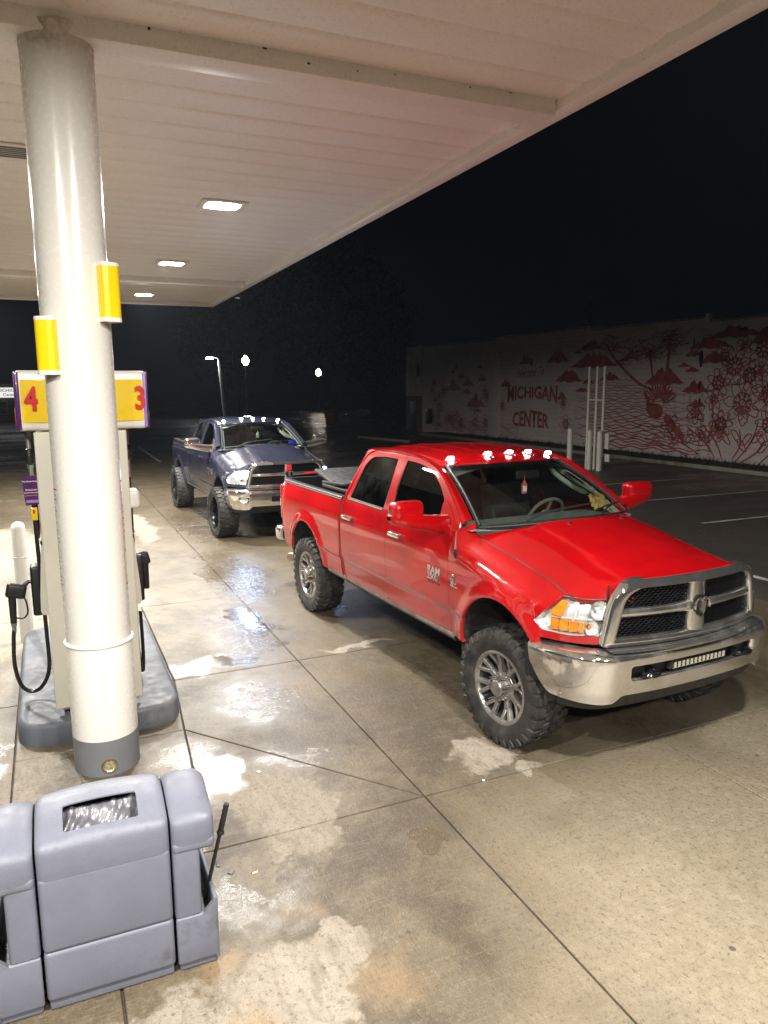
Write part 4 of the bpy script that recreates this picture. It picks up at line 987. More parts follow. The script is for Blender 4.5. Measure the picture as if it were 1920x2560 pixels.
        panel('amber_inner_marker', fillet([(0.865,1.030),(0.905,1.032),(0.903,1.082),(0.868,1.086)], 0.008, 2), [], Fa, 0.04, 0.03, am, lamps[k], 0.012, mir, lambda p: Vector((0.5, 0.5, 0)))
        # chrome dividers
        for ua, za, ub, zb in ((0.47,1.098,0.905,1.108),(0.625,1.010,0.680,1.225),(0.84,1.11,0.885,1.21)):
            q = MB(); q.tube([pt(ua+(ub-ua)*i/6, za+(zb-za)*i/6, 0.040)[0] for i in range(7)], 0.007, 6); q.build('lamp_divider', M['reflector'], lamps[k])
    # ---------------- bumper
    S0 = 0.60
    def slotpoly():
        if cfg['fog']: return fillet([(-0.33,0.700),(0.33,0.700),(0.33,0.800),(-0.33,0.800)], 0.025, 4)
        return fillet([(-S0,0.728),(S0,0.728),(S0+0.005,0.832),(-S0-0.005,0.832)], 0.03, 4)
    bl = BLEN-0.004; nb = [(-bl,0.915),(-bl+0.02,0.78),(-bl+0.17,0.585),(-0.80,0.572),(-0.715,0.582),(-0.66,0.635),(0.66,0.635),(0.715,0.582),(0.80,0.572),(bl-0.17,0.585),(bl-0.02,0.78),(bl,0.915)]
    top = [(bl-2*bl*i/24, 0.928) for i in range(25)]
    holes = [slotpoly()]
    if cfg['fog']:
        for s in (-1, 1): holes.append(fillet([(s*0.72,0.70),(s*0.90,0.70),(s*0.905,0.79),(s*0.71,0.79)][::s], 0.025, 4))
    bm_ = panel('front_bumper', fillet(nb, [0.004,0.03,0.04,0.02,0.02,0.02,0.02,0.02,0.02,0.04,0.03,0.004], 3)+top[1:-1], holes, Fbump, 0.05, 0.018, M['chrome_dirty'], T, 0.045, False, lambda p: Vector((1, 0.4*(1 if p.y > 0 else -1), 0.2)), 0.7)
    q = MB(); q.grid(lambda a, b: Fbump((b*2-1)*(BLEN-0.05), 0.64+0.25*a)-Vector((0.075, 0, 0)), 3, 30); q.build('bumper_backing', M['black'], bm_)
    q = MB()     # black valance below
    q.grid(lambda a, b: Fbump((b*2-1)*(BLEN-0.30), 0.66-0.15*a)-Vector((0.022+0.05*a, 0, 0)), 4, 40); v = q.build('front_valance', M['black'], T)
    if cfg['fog']:
        for s in (-1, 1):
            p = Fbump(0.81*s, 0.745); nn = Vector((0.9, 0.44*s, 0)).normalized(); w = nn.cross(Vector((0, 0, 1)))
            MB().lathe([(0.001, -0.012), (0.03, -0.010), (0.044, 0.0), (0.046, 0.004)], 22, basis(p-nn*0.02, w, (0,0,1), nn) @ Matrix.Diagonal((1.7, 0.9, 1, 1))).build('fog_lamp', M['reflector'], bm_)
            MB().lathe([(0.045, 0.004), (0.001, 0.012)], 22, basis(p-nn*0.02, w, (0,0,1), nn) @ Matrix.Diagonal((1.7, 0.9, 1, 1))).build('fog_lens', M['redlens'] if False else M['lens'], bm_)
    else:
        # light bar in the slot
        c = Vector((0.905, 0, 0.785)); lb = MB(); lb.rbox(c, (0.05, 0.54, 0.052), 0.008); lbo = lb.build('light_bar', M['black'], bm_)
        q = MB(); nc = 26
        for r_ in range(2):
            for i in range(nc):
                y = -0.255+0.51*(i+0.5)/nc; z = 0.785+(r_-0.5)*0.0205; hy = 0.0092; hz = 0.0098; x = 0.9315
                q.add([(x,y-hy,z-hz),(x,y+hy,z-hz),(x,y+hy,z+hz),(x,y-hy,z+hz),(x-0.008+0.016*(i % 2),y,z)], [(0,1,4),(1,2,4),(2,3,4),(3,0,4)])
        q.build('led_cells', M['ledcell'], lbo, None)
        for s in (-1, 1):      # tow hooks
            q = MB(); pts = [(0.85,0.38*s,0.772),(0.93,0.385*s,0.770),(0.965,0.43*s,0.768),(0.955,0.485*s,0.768),(0.91,0.50*s,0.77)]
            q.tube(spline(pts, 5), 0.017, 8); q.rbox((0.87, 0.40*s, 0.76), (0.06, 0.05, 0.06), 0.01); q.build('tow_hook', M['black_gloss'], bm_)
    # side marker of the bumper top edge pad
    MB().grid(lambda a, b: Vector((gx((b*2-1)*0.72, 0.94)-0.02+0.09*a-0.10*abs(b*2-1)**2*0, (b*2-1)*0.72, 0.938-0.012*a)), 2, 24).build('bumper_top_pad', M['chrome'], bm_)
    # ---------------- rocker, mirrors, antenna
    for mir in (-1, 1):
        q = MB(); rows = []
        for zz, o in ((0.64,-0.012),(0.625,0.0),(0.605,0.002),(0.575,-0.02),(0.55,-0.07)):
            rows.append([Vector((x, (Fside(x, 0.63).y+o)*mir, zz-0.0)) for x in (-0.66,-0.9,-1.3,-1.7,-2.1,-2.5,-2.85,-3.26)])
        loft('rocker_panel', rows, M['rocker'], T, False, 40)
    for mir in (-1, 1):
        mm = M[cfg['mirror']]
        q = MB(); yb = 0.93
        # arm pad on the door and the flat arm
        Fp = lambda u_, z_: Fside(u_, z_)+Vector((0, 0.012, 0))
        mo = panel('side_mirror', fillet([(-0.735,1.44),(-0.965,1.50),(-0.990,1.675),(-0.955,1.70),(-0.80,1.60)], 0.02, 3), [], Fp, 0.06, 0.05, mm, T, 0.03, mir < 0, lambda p: Vector((0, 1, 0)))
        arm = MB(); yy = [0.875, 1.0, 1.15, 1.30, 1.385, 1.415]; zl = [1.432, 1.452, 1.484, 1.520, 1.542, 1.575]; zh = [1.590, 1.592, 1.612, 1.632, 1.640, 1.615]; hx = [0.070, 0.072, 0.080, 0.082, 0.070, 0.03]
        rows = []
        for y_, l_, h_, w_ in zip(yy, zl, zh, hx):
            c_ = (l_+h_)/2; hh = (h_-l_)/2; rows.append([Vector((-0.885-0.05*(y_-0.9)+w_*math.copysign(abs(math.cos(t_))**0.55, math.cos(t_)), y_*mir, c_+hh*math.copysign(abs(math.sin(t_))**0.6, math.sin(t_)))) for t_ in [2*PI*k_/20 for k_ in range(20)]])
        loft('mirror_lower_shell', rows, mm, mo, False, 50, True)
        hs = MB(); hs.rbox((-0.905, 1.262*mir, 1.650), (0.150, 0.285, 0.150), 0.050, 5, Matrix.Rotation(R(-5*mir), 3, 'Z')); hs.build('mirror_housing', mm, mo, 60)
        MB().rbox((-0.983, 1.262*mir, 1.640), (0.01, 0.22, 0.11), 0.004, 2, Matrix.Rotation(R(-5*mir), 3, 'Z')).build('mirror_glass', M['chrome_clean'], mo)
    # stub antenna on the right fender
    a0 = Ffend(-0.60, 1.30); a0.y *= -1; q = MB(); q.tube([a0+Vector((0,0.004,-0.01)), a0+Vector((0.002,-0.004,0.03)), a0+Vector((0.004,-0.004,0.065))], [0.014, 0.013, 0.009], 10); an = q.build('antenna_base', M['black'], T)
    MB().tube([a0+Vector((0.004,-0.004,0.06)), a0+Vector((0.006,0.004,0.21))], [0.0095, 0.004], 8).build('antenna_mast', M['chrome_clean'], an)
    # ---------------- badges
    if cfg['paint'] == 'red' or True:
        for k, (txt, size, at, mt, sx, b) in enumerate((('RAM', 0.088, (-1.02,1.118), 'chrome_clean', 1.12, 0.003), ('2500', 0.070, (-1.018,1.060), 'chrome_clean', 1.18, 0.0025), ('HEAVY DUTY', 0.026, (-1.012,1.018), 'letter_red', 1.20, 0.0005))):
            badge(df[0], 'badge_lettering', txt, size, at, M[mt], sx, 0.0045, b*0.7)
        q = MB(); pts = []
        def onf(x, z, d=0.004): p = Ffend(x, z); return Vector((p.x, -(p.y+d), p.z))
        q.tube([onf(-0.610+0.034*math.cos(a)*1.0, 1.110+0.036*math.sin(a)) for a in [R(60+i*20) for i in range(13)]], 0.010, 6)
        q.tube([onf(-0.610+0.014*math.cos(a), 1.104+0.018*math.sin(a)) for a in [R(80+i*25) for i in range(9)]], 0.006, 6); q.tube([onf(-0.655,1.060), onf(-0.555,1.052)], 0.007, 6)
        q.build('engine_badge', M['chrome_clean'], T, 40)
    # ---------------- load bed
    b = MB(); b.box((-4.80,-0.80,0.92),(-2.93,0.80,0.94)); b.box((-4.80,-0.86,0.94),(-2.93,-0.83,1.468)); b.box((-4.80,0.83,0.94),(-2.93,0.86,1.468)); b.box((-2.945,-0.83,0.94),(-2.925,0.83,1.44)); b.box((-4.852,-0.86,0.94),(-4.812,0.86,1.475)); b.build('bed_liner', M['black'], T, None)
    for mir in (-1, 1):
        q = MB(); rows = []
        for o, z in ((0.935, 1.452), (0.938, 1.472), (0.928, 1.482), (0.86, 1.482), (0.845, 1.472), (0.845, 1.44)):
            rows.append([Vector((x, (o-0.075*sstep(-4.55,-4.875,x)**2)*mir, z)) for x in (-2.90,-3.2,-3.6,-4.0,-4.4,-4.7,-4.86)])
        loft('bed_rail_cap', rows, M['black'], T, False, 40)
        MB().tube([((x), (0.942-0.075*sstep(-4.55,-4.875,x)**2)*mir, 1.458) for x in (-2.90,-3.4,-3.9,-4.4,-4.6,-4.75,-4.84)], 0.006, 5).build('rail_strip', M['chrome_clean'], T)
    MB().rbox((-4.885, 0, 1.135), (0.06, 1.56, 0.66), 0.02).build('tailgate', pm, T)
    for mir in (-1, 1):
        tl = MB(); tl.rbox((-4.868, 0.862*mir, 1.17), (0.085, 0.125, 0.46), 0.03, 3); t_ = tl.build('tail_lamp', M['redlens'], T, 50)
        MB().rbox((-4.880, 0.865*mir, 1.15), (0.085, 0.11, 0.13), 0.02, 3).build('reverse_lens', M['signwhite'], t_)
    q = MB(); q.rbox((-4.99, 0, 0.735), (0.20, 1.90, 0.19), 0.05, 4); rb = q.build('rear_bumper', M['chrome'], T, 60)
    MB().rbox((-4.985, 0, 0.835), (0.17, 1.70, 0.02), 0.006).build('step_pad', M['black'], rb)
    # ---------------- underbody
    u = MB()
    for s in (-1, 1): u.box((-4.8, 0.42*s-0.05, 0.50), (0.72, 0.42*s+0.05, 0.64))
    for x in (-4.4,-3.3,-2.3,-1.3,-0.7,0.5): u.box((x-0.05,-0.4,0.52), (x+0.05,0.4,0.60))
    u.box((-2.85,-0.90,0.57),(-0.62,0.90,0.66)); u.box((-1.5,-0.25,0.40),(-0.7,0.25,0.6)); u.box((-2.7,-0.55,0.40),(-1.9,-0.1,0.56))
    u.build('chassis', M['under'], T, None)
    ax = MB()
    for x in (0.0, -3.797):
        zz = cfg['tyre']-lift; ax.tube([(x,-0.80,zz),(x,0.80,zz)], 0.055, 12)
        ax.lathe([(0.01,-0.13),(0.12,-0.10),(0.16,0),(0.12,0.10),(0.01,0.13)], 16, Matrix.Translation((x, 0.18 if x == 0 else 0.0, zz)) @ Matrix.Rotation(R(90), 4, 'X'))
        for s in (-1, 1): ax.tube([(x-0.12,0.66*s,zz-0.04),(x-0.02,0.62*s,1.0)], 0.035, 10); ax.tube([(x+0.13,0.60*s,zz),(x+0.12,0.56*s,0.95)], [0.07,0.07], 12)
    ax.tube([(-3.7,0,cfg['tyre']-lift),(-1.5,0.05,0.5)], 0.05, 10); ax.build('axles', M['under'], T)
    for cx, cz in ((-0.03, 0.60), (-3.85, 0.58)):      # wheel-well liners
        for s in (-1, 1):
            q = MB(); q.grid(lambda a, b: Vector((cx+0.515*math.cos(R(-12+204*a)), s*(0.955-0.45*b), cz+0.515*math.sin(R(-12+204*a)))), 20, 3)
            q.add([(cx+0.52*math.cos(R(a)), s*0.505, cz+0.52*math.sin(R(a))) for a in range(0, 181, 12)], [tuple(range(16))]); q.build('wheel_well_liner', M['under'], T)
    e = MB(); e.lathe([(0.048, 0), (0.060, 0.001), (0.060, 0.34), (0.047, 0.34), (0.046, 0.02)], 24, basis((-4.28,-0.72,0.50), (0.5,0.87,0), (0,0,1), (-0.82,-0.57,-0.04))); e.build('exhaust_tip', M['exhaust'], T)
    if cfg['paint'] == 'red': MB().rbox((-4.36, -0.83, 0.545), (0.012, 0.26, 0.26), 0.004).build('mud_flap', M['rubber'], T)
    # ---------------- cab interior
    it = MB(); it.box((-2.84,-0.88,0.70),(-0.5,0.88,0.72)); it.build('cab_floor', M['cloth'], T, None)
    d = MB(); d.grid(lambda a, b: Vector((xwsb(abs(b*2-1)*0.76)-0.03-0.42*a, (b*2-1)*0.86*(1-0.0*a), 1.545-0.05*abs(b*2-1)**2-0.030*a*a+0.045*math.exp(-(((b*2-1)*0.86-0.40)/0.22)**2)*sstep(0.35, 0.9, a))), 8, 30)
    d.add([(-0.62,-0.88,1.50),(-0.62,0.88,1.50),(-1.02,0.86,1.30),(-1.02,-0.86,1.30),(-0.9,-0.86,0.9),(-0.9,0.86,0.9)], [(3,2,5,4)])
    da = d.build('dashboard', M['dash'], T, 60)
    d = MB(); d.add([(-1.0,-0.86,1.49),(-1.0,0.86,1.49),(-1.04,0.86,1.25),(-1.04,-0.86,1.25),(-0.9,-0.86,0.9),(-0.9,0.86,0.9)], [(0,1,2,3),(3,2,5,4)]); d.build('dash_face', M['dash'], da)
    q = MB(); C_ = Vector((-1.20, 0.40, 1.42)); Qs = Matrix.Translation(C_) @ Matrix.Rotation(R(-62), 4, 'Y')
    q.tube([Qs @ Vector((0.195*math.cos(2*PI*i/28), 0.195*math.sin(2*PI*i/28), 0)) for i in range(28)], 0.017, 8, closed=True)
    q.lathe([(0.001,-0.02),(0.06,-0.015),(0.065,0.02)], 16, Qs); 
    for a in (0, 120, 240): q.tube([Qs @ Vector((0.05*math.cos(R(a)), 0.05*math.sin(R(a)), 0)), Qs @ Vector((0.19*math.cos(R(a)), 0.19*math.sin(R(a)), 0))], 0.016, 6)
    q.build('steering_wheel', M['dash'], T)
    for x0, ys in ((-1.72, (-0.42, 0.42)), (-2.55, (-0.42, 0.42))):
        for y in ys:
            q = MB(); q.rbox((x0+0.18, y, 1.02), (0.52, 0.54, 0.22), 0.07, 3); q.rbox((x0-0.10, y, 1.36), (0.17, 0.54, 0.66), 0.07, 3, Matrix.Rotation(R(-13), 3, 'Y')); q.rbox((x0-0.19, y, 1.74), (0.11, 0.28, 0.19), 0.045, 3, Matrix.Rotation(R(-8), 3, 'Y')); q.build('seat', M['cloth'], T, 60)
    q = MB(); q.grid(lambda a, b: Froof(-1.16-1.6*a, (b*2-1)*0.63)-Vector((0, 0, 0.045)), 10, 8); q.build('headliner', M['trim'] if cfg['paint'] != 'red' else M['dash'], T)
    for s in (-1, 1):      # pillar trim, with a grab handle on the driver's side
        q = MB(); rows = [[Fws(0.985*s, t/12)+Vector((-0.03-o, -s*(0.02+0.4*0), -0.02-o*0.2))+Vector((0, -s*w, 0)) for t in range(13)] for o, w in ((0.0, 0.0), (0.015, 0.045), (0.08, 0.05))]
        pt_ = loft('pillar_trim', rows, M['trim'] if s > 0 else M['dash'], T, False, 60)
        if s > 0:
            q = MB(); A_ = [Fws(0.93, t)+Vector((-0.05,-0.005,-0.03)) for t in (0.40, 0.5, 0.65, 0.8, 0.88)]
            q.tube(spline([A_[0], A_[0]+Vector((-0.03,-0.09,-0.02)), A_[2]+Vector((-0.05,-0.12,-0.02)), A_[4]+Vector((-0.03,-0.08,-0.01)), A_[4]], 5), 0.024, 8); q.build('grab_handle', M['trim'], pt_)
            q = MB(); q.grid(lambda a, b: Fws(0.96-0.30*a*math.sin(PI*min(1, 0.15+b)), 0.30+0.62*b)+Vector((-0.055, 0, -0.045)), 4, 10); q.build('handle_shroud', M['trim'], pt_)
            q = MB(); q.grid(lambda a, b: Fws(0.84+0.07*math.cos(2*PI*b)*a, 0.64+0.14*math.sin(2*PI*b)*a)+Vector((-0.045, 0, -0.035)), 2, 18); q.build('handle_recess', M['black'], pt_)
    MB().rbox(Fws(0.0, 0.74)+Vector((-0.14, 0.0, -0.04)), (0.03, 0.25, 0.075), 0.014, 3).build('interior_mirror', M['black'], T)
    q = MB(); p = Vector((-0.95, -0.05, 1.855)) if cfg['paint'] == 'red' else Fws(0.0, 0.74)+Vector((-0.13, 0.01, -0.06))
    q.tube([p, p+Vector((0, 0, -0.06))], 0.003, 5); q.rbox(p+Vector((0, 0, -0.115)), (0.02, 0.055, 0.095), 0.008); q.rbox(p+Vector((0, 0, -0.06)), (0.018, 0.025, 0.03), 0.006)
    hg = q.build('hanging_freshener', M['redpink'] if cfg['paint'] == 'red' else M['trim'], T)
    if cfg['paint'] == 'red':
        MB().rbox(p+Vector((0.011, 0, -0.115)), (0.003, 0.04, 0.05), 0.001, 1).build('freshener_sticker', M['ink_white'], hg)
    # raise everything that was made
    for o in list(bpy.data.objects):
        if o.name not in before and o.parent is T: o.location.z += lift
    # ---------------- wheels
    for x, st in ((0.0, cfg['steer']), (-3.797, 0.0)):
        for s in (-1, 1): wheel(T, x, (cfg['wy'])*s, cfg['tyre'], cfg['tw'], cfg['rim'], cfg['style'], st, s < 0)
    return T
M['ledcell'] = simple('led_bar_cells', (0.40, 0.375, 0.28), 0.2, 0.3, 0.1, 30, coat=0.6)
M['redpink'] = simple('pink_red_card', (0.62, 0.12, 0.10), 0.5)
red = empty('pickup_truck', (0, 0, 0), R(3.0), 'bright red crew cab pickup truck with chrome grille parked in front', 'pickup truck', 'two crew cab pickup trucks')
make_truck('red', red, dict(paint='red', lift=0.0, chrome_handles=True, grille_red=False, lit=False, fog=False, mirror='red', tyre=0.442, tw=0.315, rim=0.262, style='spoke', wy=0.862, steer=R(5)))
blue = empty('pickup_truck', (-8.72, -0.17, 0), R(1.4), 'dark blue lifted crew cab pickup truck with lit headlamps waiting behind the red one', 'pickup truck', 'two crew cab pickup trucks')
make_truck('blue', blue, dict(paint='blue', lift=0.0, chrome_handles=False, grille_red=True, lit=True, fog=True, mirror='chrome_clean', tyre=0.452, tw=0.36, rim=0.285, style='deep', wy=0.955, steer=R(2)))
# odd things lying in the two cabs and the open load bed
def in_truck(tr, p): return tr.matrix_basis @ Vector(p)
bpy.context.view_layer.update()
q = MB(); q.grid(lambda a, b: Vector((-0.66+0.03*math.sin(b*9)-0.10*a, 0.50+0.17*b+0.01*math.sin(a*11), 1.545+0.13*a+0.012*math.sin(a*17+b*13))), 10, 10)
o = q.build('folded_cloth', M['towel'], None, 60); o.matrix_world = red.matrix_basis.copy(); tag(o, 'mustard yellow cloth propped on the dashboard of the red pickup', 'cloth')
q = MB(); q.rbox((-0.70, 0.62, 1.58), (0.10, 0.14, 0.10), 0.02, 2)
o = q.build('blue_pouch', M['blueitem'], None); o.matrix_world = blue.matrix_basis.copy(); tag(o, 'bright blue pouch on the dashboard of the dark blue pickup', 'pouch')
tc = empty('folded_bed_cover', (0, 0, 0), 0, 'black folding bed cover, panels folded up in the red pickup', 'bed cover'); tc.matrix_world = red.matrix_basis.copy()
for k, (c, sz, ay) in enumerate((((-3.30, 0, 1.520), (0.66, 1.72, 0.035), 0), ((-3.36, 0, 1.565), (0.60, 1.70, 0.035), -3), ((-3.60, 0, 1.60), (0.62, 1.68, 0.035), 12))):
    MB().rbox(c, sz, 0.012, 2, Matrix.Rotation(R(ay), 3, 'Y')).build('cover_panel', M['black'], tc)
MB().rbox((-3.88, 0.25, 1.50), (0.60, 1.10, 0.04), 0.014, 2, Matrix.Rotation(R(24), 3, 'Y')).build('cover_flap', M['rubber'], tc)
q = MB(); q.tube([(-3.06, -0.74, 1.535), (-3.06, -0.80, 1.56), (-3.62, -0.80, 1.575), (-3.62, -0.74, 1.55)], 0.016, 6); q.build('cover_frame', M['black_gloss'], tc)
# ------------------------------------------------------------------ waste bin with windscreen-wash wings
bin_ = empty('waste_bin', (1.33, -3.79, 0), R(-1), 'grey plastic waste bin with wash buckets on both sides in the foreground', 'waste bin')
DB = 0.50       # depth
def body_block(y0, y1, z0, z1, x0=-DB, x1=0.0, b=0.022, name='bin_body', par=None, mat='bin'):
    return MB().rbox(((x0+x1)/2, (y0+y1)/2, (z0+z1)/2), (x1-x0, y1-y0, z1-z0), b, 4).build(name, M[mat], par or bin_, 60)
body_block(-0.258, 0.258, 0.0, 0.09, -DB+0.02, -0.012, 0.012, 'base_skirt')
body_block(-0.266, 0.266, 0.045, 0.282, name='lower_body'); body_block(-0.266, 0.266, 0.276, 0.625, name='middle_body')
LP = [(0.0,0.612),(0.002,0.66),(0.0,0.715),(-0.005,0.740),(-0.022,0.760),(-0.085,0.782),(-0.17,0.808),(-0.235,0.820),(-0.275,0.821),(-0.34,0.810),(-0.42,0.776),(-0.475,0.738),(-0.497,0.705),(-0.50,0.67),(-0.50,0.612)]
def lidprof(k):
    pts = spline([Vector((x, z)) for x, z in LP], 6); L = [0.0]
    for i in range(1, len(pts)): L.append(L[-1]+(pts[i]-pts[i-1]).length)
    return pts, L
_lp, _ll = lidprof(0)
def lid_pt(v, sc=1.0, zsc=1.0):
    s = max(0, min(v, _ll[-1]-1e-6))
    for i in range(len(_ll)-1):
        if s <= _ll[i+1]:
            t = (s-_ll[i])/(_ll[i+1]-_ll[i]); p = _lp[i].lerp(_lp[i+1], t); return p
def make_lid(y0, y1, zoff, zscale, hole, name):
    L = _ll[-1]; w = (y1-y0)/2; yc = (y0+y1)/2
    def F(u, v):
        p = lid_pt(v); e = max(0.0, (abs(u-yc)-(w-0.045))/0.045); k = 1-math.sqrt(max(0.0, 1-min(1, e)**2))
        z = 0.612+(p.y-0.612)*zscale+zoff; crown = 0.022*(1-((u-yc)/w)**2)*sstep(0.73, 0.80, p.y)
        c = Vector((-0.25, 0.70+zoff)); q = Vector((p.x, z+crown)); d = (q-c); q = c+d*(1-0.10*k) if True else q
        return Vector((q.x, u, q.y if z > 0.66+zoff else z))
    o = panel(name, [(y0, 0.0), (y1, 0.0), (y1, L), (y0, L)], hole, F, 0.012, 0.03, M['bin'], bin_, 0.012, False, lambda p: Vector((p.x+0.25, 0, p.z-0.70)))
    for yy in (y0, y1):
        pts = [F(yy, L*i/60) for i in range(61)]
        MB().add([tuple(p) for p in pts], [tuple(range(61))]).build('lid_end', M['bin'], o, None)
    return o
vs_ = [v/200*_ll[-1] for v in range(201)]
va = min(vs_, key=lambda v: abs(lid_pt(v).x+0.055)); vb = min(vs_, key=lambda v: abs(lid_pt(v).x+0.200))
hole = fillet([(-0.155, va), (0.150, va), (0.150, vb), (-0.155, vb)], 0.014, 3)
lid = make_lid(-0.266, 0.266, 0.0, 1.0, [hole], 'bin_lid')
q = MB(); random.seed(3)
def bagf(a, b):
    y = -0.165+0.33*b; v = va-0.02+(vb-va+0.05)*a; p = lid_pt(v); w = 0.0035*math.sin(b*47+5*math.sin(a*5))+0.006*math.sin(b*19-a*9+2*math.sin(b*7))+0.004*math.sin(a*17+b*11)
    d = 0.030+0.055*math.sin(PI*min(1, a*1.0))*0.9
    return Vector((p.x-0.012*0, y, p.y-d+w))
q.grid(bagf, 26, 60); q.build('bin_liner', M['bag'], bin_, 70)
for s in (-1, 1):
    ya, yb = (0.276, 0.462) if s > 0 else (-0.462, -0.276)
    ins = (ya, ya+0.118) if s > 0 else (yb-0.118, yb)
    lw = make_lid(ya, yb, 0.012, 0.80, [], 'wing_lid'); 
    body_block(ya, yb, 0.585, 0.640, -DB, 0.0, 0.02, 'wing_shelf')
    body_block(ins[0], ins[1], 0.262, 0.625, -DB, -0.004, 0.018, 'wing_post')
    # bucket with an open pocket
    o = MB(); yo = yb if s > 0 else ya; yi = ya if s > 0 else yb
    for (x0_, x1_, y0_, y1_, h0, h1) in ((-0.022, 0.0, min(yi, yo), max(yi, yo), 0.0, 0.262), (-DB, -DB+0.022, min(yi, yo), max(yi, yo), 0.0, 0.262)):
        o.rbox(((x0_+x1_)/2, (y0_+y1_)/2, 0.045+(h1)/2-0.02), (x1_-x0_, y1_-y0_, h1-0.03), 0.010, 3)
    ow = 0.020; o.rbox((-DB/2, yo-s*ow/2, 0.185), (DB, ow, 0.315), 0.009, 3); o.rbox((-DB/2, (yi+yo)/2, 0.14), (DB-0.03, abs(yo-yi)-0.03, 0.19), 0.01, 2)
    o.hexa([(-0.02, yi+s*0.118, 0.262), (0.0, yi+s*0.118, 0.262), (0.0, yo, 0.262), (-0.02, yo, 0.262), (-0.02, yi+s*0.118, 0.268), (0.0, yi+s*0.118, 0.268), (0.0, yo, 0.338), (-0.02, yo, 0.338)])
    o.build('wash_bucket', M['bin'], bin_, 60)
    body_block(min(yi, yo)+0.008, max(yi, yo)-0.008, 0.0, 0.09, -DB+0.02, -0.012, 0.012, 'wing_skirt')
    MB().box((-DB+0.03, min(yi+s*0.12, yo-s*0.022), 0.24), (-0.03, max(yi+s*0.12, yo-s*0.022), 0.246)).build('bucket_well', M['black'], bin_, None)
for s, x0, lean, lab in ((1, -0.13, 0.17, 'black squeegee handle standing in the right wash bucket of the grey bin'), (-1, -0.16, 0.10, 'black squeegee handle standing in the left wash bucket of the grey bin')):
    t = empty('squeegee', (1.33, -3.79, 0), R(-1), lab, 'squeegee', 'squeegees in the wash buckets')
    a = Vector((x0, 0.425*s, 0.25)); b = a+Vector((0.03, 0.080*s, 0.34)); c = b+Vector((0.012, 0.032*s, 0.14))
    MB().tube([a, b], 0.0095, 8).build('shaft', M['hose'], t)
    q = MB(); d = (c-b)/12
    q.tube([b+d*i for i in range(13)], [0.014 if i % 2 else 0.012 for i in range(13)], 10); q.lathe([(0.017, -0.012), (0.018, 0.0), (0.012, 0.01)], 10, Matrix.Translation(b)); q.build('grip', M['rubber'], t)
    MB().rbox(a+Vector((0, 0, -0.03)), (0.20, 0.03, 0.04), 0.008).build('squeegee_head', M['black'], t)
# ------------------------------------------------------------------ pump island, dispenser, bollards
isl = MB(); pl_ = fillet([(-3.85,-4.255),(-1.30,-4.255),(-1.30,-3.06),(-3.85,-3.06)], 0.26, 8); n = len(pl_)
cen = Vector((-2.57, -3.64)); rings = []
for ins_, z in ((0.0, 0.0), (0.0, 0.135), (0.012, 0.160), (0.035, 0.172)):
    rings.append([Vector((cen.x+(p[0]-cen.x)*(1-ins_/1.27), cen.y+(p[1]-cen.y)*(1-ins_/0.62), z)) for p in pl_])
for r_ in rings: isl.v += [tuple(p) for p in r_]
for k in range(3):
    for i in range(n): j = (i+1) % n; isl.f.append((k*n+i, k*n+j, (k+1)*n+j, (k+1)*n+i))
isl.f.append(tuple(3*n+i for i in range(n)))
tag(isl.build('pump_island', M['greypaint'], None, 40), 'low grey painted concrete island under the fuel pump', 'pump island')
D = empty('fuel_dispenser', (0, 0, 0.172), 0, 'cream fuel pump with yellow 3 and 4 sign box on top', 'fuel pump')
yL, yR, xN, xF = -3.975, -3.345, -1.45, -2.75
MB().rbox(((xN+xF)/2, (yL+yR)/2, 1.085), (xN-xF, yR-yL-0.10, 2.12), 0.015, 3).build('cabinet', M['cream'], D)
MB().rbox((xN+0.012, (yL+yR)/2, 1.10), (0.035, yR-yL, 2.10), 0.012, 3).build('end_panel', M['cream'], D)
MB().rbox((xF-0.012, (yL+yR)/2, 1.10), (0.035, yR-yL, 2.10), 0.012, 3).build('end_panel', M['cream'], D)
for s, y in ((-1, yL), (1, yR)):
    # bulged side door
    q = MB(); rows = []
    for x in (xN-0.06, xN-0.10, xF+0.10, xF+0.06):
        e = 0.5 if x in (xN-0.06, xF+0.06) else 1.0
        rows.append([Vector((x, y-s*0.06+s*o*e, z)) for o, z in ((0.02, 1.78), (0.045, 1.70), (0.075, 1.30), (0.105, 0.92), (0.110, 0.80), (0.10, 0.77), (0.0, 0.75))])
    loft('side_door', rows, M['cream'], D, False, 30)
    MB().rbox(((xN+xF)/2, y-s*0.02, 0.42), (1.16, 0.03, 0.56), 0.01).build('service_panel', M['steelgrey'] if s > 0 else M['cream'], D)
    MB().rbox(((xN+xF)/2-0.12, y+s*0.028, 1.46), (0.62, 0.012, 0.34), 0.005, 2).build('display_screen', M['black_gloss'], D)
    # white card reader hood and stickers
    if s > 0: MB().rbox((xN-0.22, y+s*0.035, 1.60), (0.16, 0.10, 0.15), 0.03, 3).build('reader_hood', M['signwhite'], D)
    MB().rbox((xN-0.085, y+s*0.000, 1.44), (0.05, 0.012, 0.075), 0.003, 1).build('notice_sticker', M['signred'], D)
    MB().lathe([(0.016, 0.0), (0.015, 0.012), (0.001, 0.014)], 16, basis((xN-0.075, y+s*0.004, 1.33), (1,0,0), (0,0,1), (0,s,0))).build('lock_knob', M['black'], D)
